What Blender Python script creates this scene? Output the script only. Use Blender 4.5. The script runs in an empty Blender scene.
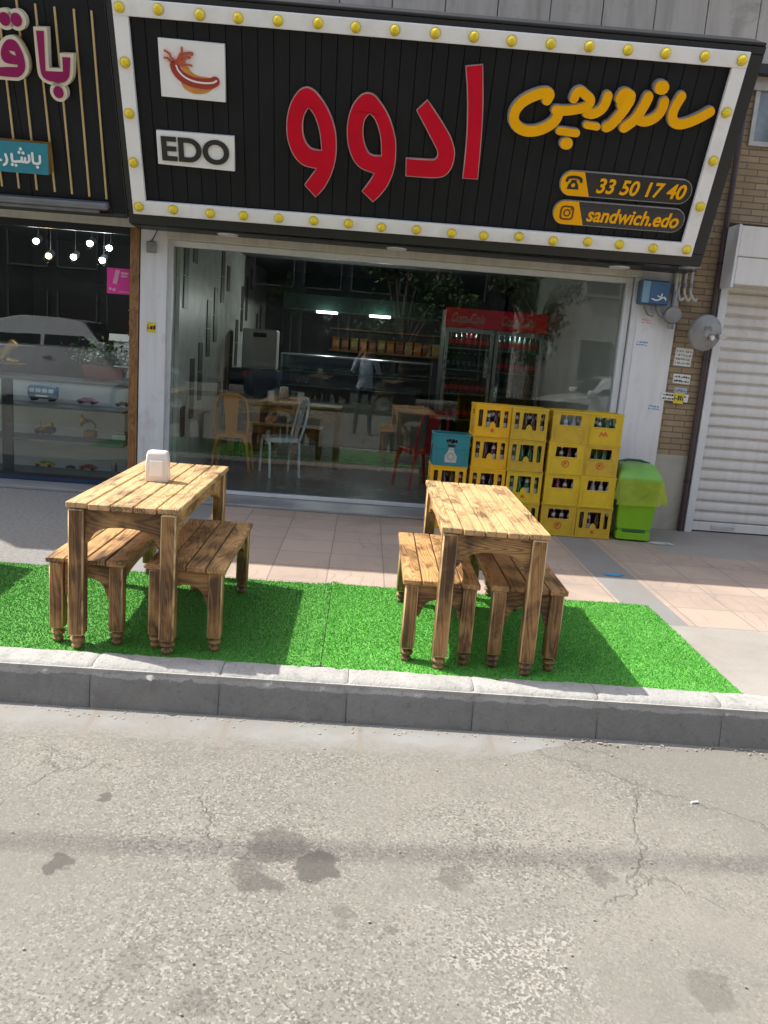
import bpy, bmesh, math, random
import numpy as np
from mathutils import Vector, Matrix, Euler
random.seed(7)
rng = np.random.default_rng(5)
S = bpy.context.scene
COL = S.collection
PI = math.pi
R = math.radians

# ------------------------------------------------------------------ objects
def tag(o, label=None, cat=None, group=None, kind=None):
    if label: o['label'] = label
    if cat: o['category'] = cat
    if group: o['group'] = group
    if kind: o['kind'] = kind
    return o

def thing(name, label, cat, loc=(0, 0, 0), rz=0.0, group=None):
    o = bpy.data.objects.new(name, None)
    COL.objects.link(o)
    o.location = loc
    o.rotation_euler = (0, 0, rz)
    o.empty_display_size = .1
    return tag(o, label, cat, group)

def obj(name, bm, mats, parent=None, smooth=None, loc=None, rot=None):
    me = bpy.data.meshes.new(name)
    if smooth is not None:
        for f in bm.faces: f.smooth = True
    bmesh.ops.recalc_face_normals(bm, faces=bm.faces[:])
    bm.to_mesh(me); bm.free()
    for m in (mats if isinstance(mats, (list, tuple)) else [mats]):
        me.materials.append(m)
    if smooth:
        me.set_sharp_from_angle(angle=R(smooth))
    o = bpy.data.objects.new(name, me)
    COL.objects.link(o)
    if parent: o.parent = parent
    if loc: o.location = loc
    if rot: o.rotation_euler = rot
    return o

def copy_tree(o, parent=None):
    c = o.copy(); COL.objects.link(c)
    if parent: c.parent = parent
    for ch in list(o.children): copy_tree(ch, c)
    return c

def BM(): return bmesh.new()

def box(bm, x0, x1, y0, y1, z0, z1, bev=0.0, mi=0, seg=1, bmi=None):
    r = bmesh.ops.create_cube(bm, size=1)
    vs = r['verts']; bmi = mi if bmi is None else bmi
    for v in vs:
        v.co = Vector(((x0 + x1) / 2 + v.co.x * (x1 - x0), (y0 + y1) / 2 + v.co.y * (y1 - y0), (z0 + z1) / 2 + v.co.z * (z1 - z0)))
    fs = {f for v in vs for f in v.link_faces}
    for f in fs: f.material_index = mi
    if bev:
        es = list({e for v in vs for e in v.link_edges})
        r = bmesh.ops.bevel(bm, geom=es, offset=bev, segments=seg, affect='EDGES', profile=.5)
        for f in r['faces']: f.material_index = bmi
    return bm

def prism(bm, pts, axis, a, b, bev=0.0, mi=0):
    """polygon extruded along axis x, y or z from a to b"""
    def mk(p, t):
        if axis == 'x': return (t, p[0], p[1])
        if axis == 'y': return (p[0], t, p[1])
        return (p[0], p[1], t)
    va = [bm.verts.new(mk(p, a)) for p in pts]
    vb = [bm.verts.new(mk(p, b)) for p in pts]
    n = len(pts)
    fs = [bm.faces.new(va), bm.faces.new(vb[::-1])]
    for i in range(n):
        fs.append(bm.faces.new((va[i], vb[i], vb[(i + 1) % n], va[(i + 1) % n])))
    for f in fs: f.material_index = mi
    if bev:
        es = list({e for f in fs for e in f.edges})
        r = bmesh.ops.bevel(bm, geom=es, offset=bev, segments=2, affect='EDGES', profile=.5)
        for f in r['faces']: f.material_index = mi
    return bm

def lathe(bm, prof, n=16, c=(0, 0, 0), axis='z', mi=0):
    """profile of (radius, height)"""
    rings = []
    for r, h in prof:
        ring = []
        for i in range(n):
            a = 2 * PI * i / n
            p = (max(r, 1e-4) * math.cos(a), max(r, 1e-4) * math.sin(a), h)
            if axis == 'y': p = (p[0], p[2], p[1])
            if axis == 'x': p = (p[2], p[0], p[1])
            ring.append(bm.verts.new((c[0] + p[0], c[1] + p[1], c[2] + p[2])))
        rings.append(ring)
    for a, b in zip(rings, rings[1:]):
        for i in range(n):
            f = bm.faces.new((a[i], a[(i + 1) % n], b[(i + 1) % n], b[i])); f.material_index = mi
    for r in (rings[0], rings[-1]):
        f = bm.faces.new(r); f.material_index = mi
    return bm

def tube(bm, pts, rad, n=8, mi=0, caps=True):
    pts = [Vector(p) for p in pts]
    rings = []
    N = len(pts)
    up = None
    for i, p in enumerate(pts):
        t = (pts[min(i + 1, N - 1)] - pts[max(i - 1, 0)]).normalized()
        if up is None:
            up = Vector((0, 0, 1)) if abs(t.z) < .9 else Vector((0, 1, 0))
        s = t.cross(up)
        if s.length < 1e-4: s = t.cross(Vector((1, 0, 0)))
        s.normalize(); u = s.cross(t); up = u
        r = rad[i] if isinstance(rad, (list, tuple)) else rad
        rings.append([bm.verts.new(p + (s * math.cos(2 * PI * k / n) + u * math.sin(2 * PI * k / n)) * r) for k in range(n)])
    for a, b in zip(rings, rings[1:]):
        for i in range(n):
            f = bm.faces.new((a[i], a[(i + 1) % n], b[(i + 1) % n], b[i])); f.material_index = mi
    if caps:
        for r in (rings[0], rings[-1]):
            f = bm.faces.new(r); f.material_index = mi
    return bm

def catmull(pts, k=6):
    P = [Vector(p) for p in pts]
    if len(P) < 3: return [P[0].lerp(P[-1], i / k) for i in range(k + 1)]
    P = [P[0] * 2 - P[1]] + P + [P[-1] * 2 - P[-2]]
    out = []
    for i in range(1, len(P) - 2):
        for j in range(k):
            t = j / k
            a, b, c, d = P[i - 1], P[i], P[i + 1], P[i + 2]
            out.append(.5 * ((2 * b) + (c - a) * t + (2 * a - 5 * b + 4 * c - d) * t * t + (3 * b - a - 3 * c + d) * t ** 3))
    out.append(P[-2])
    return out

def ribbon(bm, pts, w, z0, z1, smooth=True, mi=0):
    """round-ended brush stroke in the xy plane, raised from z0 to z1"""
    P = [Vector((p[0], p[1], 0)) for p in pts]
    if smooth: P = catmull(P, 6)
    n = len(P)
    L, Rr = [], []
    for i, p in enumerate(P):
        t = (P[min(i + 1, n - 1)] - P[max(i - 1, 0)])
        t = t.normalized() if t.length > 1e-6 else Vector((1, 0, 0))
        nn = Vector((-t.y, t.x, 0))
        L.append(p + nn * w / 2); Rr.append(p - nn * w / 2)
    t0 = (P[1] - P[0]).normalized(); t1 = (P[-1] - P[-2]).normalized()
    def cap(c, t, s):
        a0 = math.atan2(t.y, t.x)
        return [c + Vector((math.cos(a0 + s * (PI / 2 - PI * k / 6)), math.sin(a0 + s * (PI / 2 - PI * k / 6)), 0)) * w / 2 for k in range(1, 6)]
    eps = 6e-5
    tl = [bm.verts.new((v.x, v.y, z1 + i * eps)) for i, v in enumerate(L)]
    trr = [bm.verts.new((v.x, v.y, z1 + i * eps)) for i, v in enumerate(Rr)]
    c1 = [bm.verts.new((v.x, v.y, z1 + n * eps)) for v in cap(P[-1], t1, 1)]
    c0 = [bm.verts.new((v.x, v.y, z1)) for v in cap(P[0], -t0, 1)]
    for i in range(n - 1):
        bm.faces.new((tl[i], tl[i + 1], trr[i + 1], trr[i])).material_index = mi
    bm.faces.new([tl[-1]] + c1 + [trr[-1]]).material_index = mi
    bm.faces.new([trr[0]] + c0 + [tl[0]]).material_index = mi
    loop = tl + c1 + trr[::-1] + c0
    low = [bm.verts.new((v.co.x, v.co.y, z0)) for v in loop]
    m = len(loop)
    for i in range(m):
        bm.faces.new((loop[i], loop[(i + 1) % m], low[(i + 1) % m], low[i])).material_index = mi
    return bm

def curve_mesh(cu):
    t = bpy.data.objects.new('tmp', cu); COL.objects.link(t)
    dg = bpy.context.evaluated_depsgraph_get(); dg.update()
    me = bpy.data.meshes.new_from_object(t.evaluated_get(dg))
    bpy.data.objects.remove(t)
    return me

def plate(name, loops, z0, z1, mat, parent=None, bev=0.0, smooth=False):
    """flat cut-out: first loop the outline, the others holes, raised from z0 to z1 in local xy"""
    cu = bpy.data.curves.new(name, 'CURVE'); cu.dimensions = '2D'; cu.fill_mode = 'BOTH'
    cu.extrude = (z1 - z0) / 2 - bev
    cu.bevel_depth = bev; cu.bevel_resolution = 1
    if bev: cu.offset = -bev
    for lp in loops:
        pts = lp
        if smooth: pts = [p for p in smooth_loop(lp)]
        sp = cu.splines.new('POLY'); sp.points.add(len(pts) - 1)
        for i, p in enumerate(pts): sp.points[i].co = (p[0], p[1], 0, 1)
        sp.use_cyclic_u = True
    me = curve_mesh(cu); bpy.data.curves.remove(cu)
    me.name = name
    me.transform(Matrix.Translation((0, 0, (z0 + z1) / 2)))
    me.materials.clear(); me.materials.append(mat)
    o = bpy.data.objects.new(name, me); COL.objects.link(o)
    if parent: o.parent = parent
    return o

def smooth_loop(lp, it=2):
    P = [Vector((p[0], p[1])) for p in lp]
    for _ in range(it):
        Q = []
        n = len(P)
        for i in range(n):
            a, b, c = P[i - 1], P[i], P[(i + 1) % n]
            ang = (b - a).angle(c - b, 0)
            if ang > R(62): Q.append(b)
            else:
                Q.append(b.lerp(a, .25)); Q.append(b.lerp(c, .25))
        P = Q
    return P

def text_mesh(txt, w=None, h=None, bold=0.0, shear=0.0, extrude=.004, center=(0, 0), z=0.0):
    cu = bpy.data.curves.new('txt', 'FONT'); cu.body = txt; cu.size = 1; cu.offset = bold
    cu.shear = shear; cu.extrude = .01
    me = curve_mesh(cu); bpy.data.curves.remove(cu)
    co = np.array([v.co[:] for v in me.vertices])
    mn, mx = co.min(0), co.max(0)
    sx = (w / (mx[0] - mn[0])) if w else None
    sy = (h / (mx[1] - mn[1])) if h else None
    sx = sx or sy; sy = sy or sx
    for v in me.vertices:
        v.co = ((v.co.x - (mn[0] + mx[0]) / 2) * sx + center[0], (v.co.y - (mn[1] + mx[1]) / 2) * sy + center[1], z + (v.co.z + .01) / .02 * extrude)
    return me

def text_obj(name, txt, mat, parent, **k):
    me = text_mesh(txt, **k); me.name = name
    me.materials.clear(); me.materials.append(mat)
    o = bpy.data.objects.new(name, me); COL.objects.link(o); o.parent = parent
    return o

def rrect(x0, x1, y0, y1, r, n=5):
    out = []
    for cx, cy, a in ((x1 - r, y1 - r, 0), (x0 + r, y1 - r, 90), (x0 + r, y0 + r, 180), (x1 - r, y0 + r, 270)):
        for i in range(n + 1):
            t = R(a + 90 * i / n); out.append((cx + r * math.cos(t), cy + r * math.sin(t)))
    return out

def circle(cx, cy, r, n=20, ry=None):
    return [(cx + r * math.cos(2 * PI * i / n), cy + (ry or r) * math.sin(2 * PI * i / n)) for i in range(n)]

# ------------------------------------------------------------------ materials
class NT:
    def __init__(s, name):
        s.m = bpy.data.materials.new(name); s.m.use_nodes = True
        s.t = s.m.node_tree; s.t.nodes.clear()
        s.out = s.t.nodes.new('ShaderNodeOutputMaterial')
    def n(s, typ, inputs=None, **props):
        nd = s.t.nodes.new('ShaderNode' + typ)
        for k, v in props.items(): setattr(nd, k, v)
        for k, v in (inputs or {}).items():
            sk = nd.inputs[k]
            if isinstance(v, bpy.types.NodeSocket): s.t.links.new(v, sk)
            else: sk.default_value = v
        return nd
    def math(s, op, a, b=0.0, c=0.0, clamp=False):
        nd = s.n('Math', {0: a, 1: b, 2: c}, operation=op); nd.use_clamp = clamp
        return nd.outputs[0]
    def mix(s, f, a, b, mode='MIX'):
        nd = s.t.nodes.new('ShaderNodeMix'); nd.data_type = 'RGBA'; nd.blend_type = mode
        for k, v in ((0, f), (6, a), (7, b)):
            if isinstance(v, bpy.types.NodeSocket): s.t.links.new(v, nd.inputs[k])
            else: nd.inputs[k].default_value = (*v, 1) if (k and len(v) == 3) else v
        return nd.outputs[2]
    def ramp(s, f, stops, interp='LINEAR'):
        nd = s.n('ValToRGB', {0: f}); cr = nd.color_ramp; cr.interpolation = interp
        while len(cr.elements) < len(stops): cr.elements.new(.5)
        for e, (p, c) in zip(cr.elements, stops):
            e.position = p; e.color = (c, c, c, 1) if isinstance(c, (int, float)) else (*c, 1)
        return nd.outputs[0]
    def coords(s, scale=(1, 1, 1), loc=(0, 0, 0), rnd=False, world=False):
        if world: v = s.n('NewGeometry').outputs['Position']
        else: v = s.n('TexCoord').outputs['Object']
        if rnd:
            r = s.n('ObjectInfo').outputs['Random']
            r = s.n('VectorMath', {0: (37.0, 53.0, 71.0)}, operation='SCALE'); s.t.links.new(s.n('ObjectInfo').outputs['Random'], r.inputs[3])
            v = s.n('VectorMath', {0: v, 1: r.outputs[0]}, operation='ADD').outputs[0]
        return s.n('Mapping', {0: v, 1: loc, 3: scale}).outputs[0]
    def noise(s, v, scale, detail=4, rough=.55, dist=0.0):
        return s.n('TexNoise', {'Vector': v, 'Scale': scale, 'Detail': detail, 'Roughness': rough, 'Distortion': dist}).outputs[0]
    def bump(s, h, strength=.3, dist=.01, normal=None):
        i = {'Height': h, 'Strength': strength, 'Distance': dist}
        if normal is not None: i['Normal'] = normal
        return s.n('Bump', i).outputs[0]
    def bsdf(s, col, rough=.6, metal=0.0, normal=None, **k):
        i = {'Base Color': col if isinstance(col, bpy.types.NodeSocket) else (*col[:3], 1), 'Roughness': rough, 'Metallic': metal}
        if normal is not None: i['Normal'] = normal
        i.update(k)
        b = s.n('BsdfPrincipled', i)
        s.t.links.new(b.outputs[0], s.out.inputs[0])
        return s.m

def M(name, col, rough=.55, metal=0.0, var=.18, scale=6.0, bump=.15, fine=90.0, rvar=.12, dirt=None, spec=None, coat=0.0):
    t = NT(name); v = t.coords(rnd=True)
    n1 = t.noise(v, scale, 5, .6)
    c = t.mix(t.ramp(n1, [(.3, 0.0), (.7, 1.0)]), [x * (1 - var) for x in col], [min(1, x * (1 + var)) for x in col])
    if dirt:
        n3 = t.noise(v, scale * .8 + 1, 8, .7, .4)
        c = t.mix(t.ramp(n3, [(.52, 0.0), (.72, dirt[1])]), c, dirt[0])
    n2 = t.noise(v, fine, 3)
    r = t.math('ADD', t.math('MULTIPLY', t.math('SUBTRACT', n1, .5), rvar * 2), rough, clamp=True)
    k = {}
    if spec is not None: k['Specular IOR Level'] = spec
    if coat: k['Coat Weight'] = coat
    return t.bsdf(c, r, metal, t.bump(n2, bump, .002) if bump else None, **k)

def emit(name, col, st):
    t = NT(name)
    e = t.n('Emission', {0: (*col, 1), 1: st}); t.t.links.new(e.outputs[0], t.out.inputs[0])
    return t.m

def glass_mat(name, tint=(.86, .9, .88), rough=0.0, ior=1.5):
    t = NT(name)
    bf = t.n('NewGeometry').outputs['Backfacing']
    io = t.math('ADD', t.math('MULTIPLY', bf, 1 / ior - ior), ior)
    fr = t.n('Fresnel', {'IOR': io}).outputs[0]
    tr = t.n('BsdfTransparent', {0: (*tint, 1)})
    v = t.coords(); nb = t.bump(t.noise(v, .9, 2), .02, .05)
    gl = t.n('BsdfGlossy', {'Color': (1, 1, 1, 1), 'Roughness': rough, 'Normal': nb})
    mx = t.n('MixShader', {0: fr, 1: tr.outputs[0], 2: gl.outputs[0]})
    t.t.links.new(mx.outputs[0], t.out.inputs[0])
    return t.m

def wood(name, axis, burn=.5, light=(.62, .42, .20), plank=None):
    """scorched pine; the grain runs along axis"""
    t = NT(name)
    v0 = t.coords(rnd=True)
    sp = t.n('SeparateXYZ', {0: v0})
    ob = t.n('SeparateXYZ', {0: t.n('TexCoord').outputs['Object']})
    edge = None
    if plank:
        q = t.math('DIVIDE', ob.outputs[0], plank)
        q = t.math('ADD', q, 50.0)
        idx = t.math('FLOOR', q); fr = t.math('FRACT', q)
        off = t.n('CombineXYZ', {0: t.math('MULTIPLY', idx, 3.71), 1: t.math('MULTIPLY', idx, 1.37), 2: t.math('MULTIPLY', idx, 2.9)}).outputs[0]
        v0 = t.n('VectorMath', {0: v0, 1: off}, operation='ADD').outputs[0]
        edge = t.math('ABSOLUTE', t.math('SUBTRACT', fr, .5))
    st = {'x': (.10, 1, 1), 'y': (1, .10, 1), 'z': (1, 1, .10)}[axis]
    v = t.n('Mapping', {0: v0, 3: st}).outputs[0]
    big = t.noise(v, 4.0, 3, .5, .3)
    warp = t.n('VectorMath', {0: v, 1: t.n('CombineXYZ', {0: t.math('MULTIPLY', big, .55), 1: t.math('MULTIPLY', big, .55), 2: t.math('MULTIPLY', big, .55)}).outputs[0]}, operation='ADD').outputs[0]
    wv = t.n('TexWave', {'Vector': warp, 'Scale': 15.0, 'Distortion': 3.2, 'Detail': 4.0, 'Detail Scale': 1.2, 'Detail Roughness': .6}, wave_type='BANDS', bands_direction='DIAGONAL').outputs[1]
    fib = t.noise(v, 130.0, 3, .6)
    scorch = t.noise(t.n('Mapping', {0: v0, 3: tuple(x * .5 + .5 if x < 1 else x for x in st)}).outputs[0], 6.5, 4, .6, .4)
    dark = tuple(x * .30 for x in (light[0], light[1] * .85, light[2] * .75))
    mid = tuple(x * .52 for x in (light[0], light[1] * .9, light[2] * .8))
    c = t.mix(t.math('MULTIPLY', t.ramp(wv, [(.45, 0.0), (.75, .55), (.95, 1.0)]), t.ramp(t.noise(v, 2.3, 2), [(.35, .25), (.6, 1.0)])), light, mid)
    c = t.mix(t.math('MULTIPLY', t.ramp(fib, [(.45, 0.0), (.75, 1.0)]), .35), c, dark)
    s = t.ramp(scorch, [(.60 - .26 * burn, 0.0), (.73 - .22 * burn, 1.0)])
    if edge is not None:
        e2 = t.ramp(t.math('ADD', edge, t.math('MULTIPLY', scorch, .12)), [(.47, 0.0), (.56, 1.0)])
        s = t.math('MAXIMUM', s, t.math('MULTIPLY', e2, .75))
    c = t.mix(t.math('MULTIPLY', s, .55 + .35 * burn), c, t.mix(t.ramp(wv, [(.3, 0.0), (.7, 1.0)]), dark, (.035, .018, .009)))
    h = t.math('ADD', t.math('MULTIPLY', wv, .5), t.math('MULTIPLY', fib, .5))
    return t.bsdf(c, t.math('ADD', t.math('MULTIPLY', fib, .25), .42), 0, t.bump(h, .35, .003))
# sign lettering outlines in metres on the tilted board (u along it, v up it)
RED = [[[(1.595,0.258),(1.495,0.353),(1.562,0.451),(1.595,0.493),(1.478,0.505),(1.395,0.582),(1.345,0.705),(1.337,0.829),(1.353,0.928),(1.381,1.007),(1.431,1.078),(1.47,1.104),(1.509,1.114),(1.549,1.103),(1.589,1.077),(1.67,0.988),(1.736,0.859),(1.763,0.736),(1.763,0.583),(1.729,0.45),(1.663,0.325)],[(1.52,0.958),(1.566,0.915),(1.614,0.8),(1.635,0.643),(1.558,0.645),(1.503,0.692),(1.475,0.777),(1.481,0.889)]],[[(2.096,0.255),(1.992,0.337),(2.051,0.421),(2.089,0.491),(1.976,0.516),(1.904,0.581),(1.858,0.68),(1.838,0.805),(1.847,0.916),(1.874,1.003),(1.919,1.066),(1.964,1.101),(2.009,1.109),(2.049,1.1),(2.091,1.067),(2.178,0.965),(2.243,0.823),(2.266,0.711),(2.266,0.543),(2.221,0.408),(2.157,0.314)],[(2.024,0.954),(2.075,0.909),(2.124,0.789),(2.14,0.638),(2.052,0.636),(2.007,0.692),(1.977,0.79),(1.981,0.902)]],[[(2.402,1.006),(2.486,1.092),(2.577,0.995),(2.654,0.903),(2.709,0.833),(2.745,0.76),(2.76,0.71),(2.76,0.658),(2.753,0.606),(2.736,0.566),(2.712,0.53),(2.673,0.503),(2.591,0.489),(2.359,0.49),(2.349,0.635),(2.575,0.639),(2.601,0.649),(2.613,0.673),(2.609,0.704),(2.592,0.735)]],[[(2.762,1.355),(2.9,1.377),(2.949,1.071),(2.97,0.777),(2.98,0.51),(2.846,0.508),(2.842,0.817),(2.808,1.133)]]]
YEL = [([(4.531,1.265),(4.505,1.198),(4.495,1.144),(4.505,1.098),(4.535,1.07),(4.584,1.065),(4.65,1.085),(4.728,1.127),(4.795,1.173)],0.088),([(4.403,1.218),(4.399,1.162),(4.375,1.114),(4.325,1.076),(4.269,1.063),(4.217,1.08)],0.088),([(4.264,1.243),(4.246,1.179),(4.204,1.084),(4.157,1.033),(4.126,1.007)],0.093),([(4.088,1.236),(4.062,1.209),(4.064,1.171),(4.101,1.166),(4.124,1.212),(4.098,1.251),(4.06,1.255),(4.036,1.216)],0.088),([(4.12,1.239),(4.102,1.161),(4.055,1.079),(4.012,1.022),(3.979,1.0)],0.093),([(3.936,1.225),(3.926,1.165),(3.899,1.121),(3.846,1.091),(3.796,1.092)],0.088),([(3.667,1.188),(3.678,1.226),(3.711,1.246),(3.753,1.224),(3.804,1.186),(3.777,1.137),(3.693,1.11),(3.609,1.095),(3.536,1.094)],0.083),([(3.567,1.079),(3.542,1.013),(3.481,0.961),(3.403,0.929),(3.32,0.922),(3.249,0.948),(3.207,1.001),(3.21,1.069),(3.255,1.132),(3.327,1.179),(3.41,1.211),(3.462,1.206),(3.451,1.164)],0.093),([(3.811,1.003),(3.899,0.996)],0.067),([(3.597,0.943),(3.739,0.936)],0.072),([(3.665,0.853),(3.68,0.852)],0.103),([(4.342,1.321),(4.356,1.32)],0.114)]
MAG_C = [[[(-0.613,1.38),(-0.507,1.383),(-0.539,1.102),(-0.445,1.103),(-0.438,1.213),(-0.328,1.216),(-0.351,1.077),(-0.364,1.038),(-0.398,0.996),(-0.431,0.979),(-0.476,0.973),(-0.537,0.98),(-0.596,0.998),(-0.622,1.024),(-0.632,1.051),(-0.634,1.1)]],[[(-1.14,0.994),(-0.82,0.989),(-0.782,0.995),(-0.747,1.015),(-0.713,1.051),(-0.696,1.09),(-0.692,1.14),(-0.698,1.183),(-0.715,1.227),(-0.737,1.271),(-0.767,1.304),(-0.79,1.309),(-0.826,1.307),(-0.867,1.283),(-0.897,1.254),(-0.932,1.198),(-0.941,1.154),(-0.93,1.117),(-0.995,1.098),(-1.118,1.097)]]]
MAG_M = [[[(-0.593,1.356),(-0.535,1.357),(-0.568,1.078),(-0.428,1.083),(-0.418,1.187),(-0.356,1.189),(-0.376,1.076),(-0.391,1.041),(-0.42,1.014),(-0.453,1.001),(-0.545,1.007),(-0.585,1.023),(-0.602,1.048),(-0.607,1.091)]],[[(-1.134,1.021),(-0.815,1.014),(-0.783,1.021),(-0.755,1.042),(-0.731,1.071),(-0.721,1.105),(-0.72,1.143),(-0.725,1.186),(-0.739,1.228),(-0.761,1.269),(-0.789,1.283),(-0.825,1.28),(-0.856,1.257),(-0.882,1.223),(-0.9,1.179),(-0.899,1.141),(-0.881,1.117),(-0.846,1.109),(-0.779,1.107),(-0.783,1.089),(-0.851,1.087),(-1.001,1.071),(-1.123,1.071)],[(-0.834,1.205),(-0.787,1.198),(-0.78,1.17),(-0.821,1.178)]]]
MAG_D = [((-0.488,0.933),0.072),((-0.823,1.415),0.075),((-0.733,1.417),0.075)]
CY = [(-1.225,0.543),(-0.642,0.531),(-0.673,0.283),(-1.28,0.287)]
CYT = [[(-0.724,0.431),(-0.731,0.383),(-0.751,0.37),(-0.78,0.372),(-0.787,0.386),(-0.783,0.451)],[(-0.814,0.431),(-0.819,0.387),(-0.841,0.375),(-0.854,0.378),(-0.85,0.406)],[(-0.854,0.378),(-0.874,0.375),(-0.881,0.38),(-0.877,0.409)],[(-0.881,0.379),(-0.913,0.376),(-0.952,0.374),(-0.96,0.383),(-0.956,0.432)],[(-1.009,0.425),(-1.003,0.389),(-1.014,0.357),(-1.037,0.341)],[(-1.055,0.378),(-1.104,0.38)]]
CYD = [(-0.757,0.342),(-0.876,0.477),(-0.893,0.449),(-0.86,0.447),(-0.967,0.348),(-0.937,0.344)]
PILL = [[(3.686,0.533),(4.836,0.537),(3.879,0.646),(3.926,0.43),(4.663,0.644),(4.723,0.434)],[(3.674,0.288),(4.841,0.294),(3.868,0.399),(3.922,0.19),(4.676,0.403),(4.734,0.197)]]
PTXT = [[(4.008,0.471),(4.784,0.477),(3.983,0.581)],[(3.973,0.239),(4.795,0.247),(3.954,0.327)]]
ICON = [[(3.802,0.541),(3.87,0.645),(3.956,0.436)],[(3.794,0.288),(3.859,0.399),(3.955,0.192)]]
EDO = [(0.259,0.696),(0.904,0.696),(0.901,0.42),(0.254,0.433)]
HD = [(0.331,1.371),(0.852,1.365),(0.845,0.949),(0.326,0.956)]
HDBUN = [(0.49,1.091),(0.502,1.039),(0.553,1.005),(0.623,0.992),(0.707,1.011),(0.756,1.047),(0.734,1.083),(0.629,1.085),(0.547,1.1)]
HDBUN2 = [(0.501,1.191),(0.538,1.224),(0.563,1.164),(0.619,1.127),(0.701,1.124),(0.76,1.116),(0.688,1.095),(0.594,1.104),(0.527,1.141)]
HDSAU = [[(0.451,1.187),(0.469,1.147),(0.513,1.108),(0.581,1.082),(0.663,1.074),(0.734,1.08),(0.768,1.096)]]
HDSPL = [[(0.461,1.203),(0.487,1.241),(0.507,1.273)],[(0.479,1.21),(0.53,1.27),(0.588,1.285),(0.596,1.275)],[(0.49,1.2),(0.545,1.246),(0.575,1.253)],[(0.507,1.191),(0.554,1.2),(0.589,1.197)],[(0.468,1.219),(0.429,1.242),(0.42,1.267),(0.381,1.289)],[(0.427,1.211),(0.4,1.235),(0.377,1.238)],[(0.519,1.284),(0.518,1.317)]]
LBL_LOW = [(-1.148,0.16),(-0.077,-0.056),(-1.177,0.015),(-0.217,0.019)]
STRIPB = [(-0.234,0.096),(-0.381,0.108),(-0.53,0.117),(-0.677,0.125),(-0.832,0.129),(-0.985,0.131),(-1.129,0.136)]
STRIPT = [(-0.175,1.513),(-0.31,1.514),(-0.458,1.518),(-0.604,1.527),(-0.744,1.54)]
FRAMEIN = [(0.156,1.527),(0.12,0.155),(4.914,1.537),(4.937,0.114)]
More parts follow.
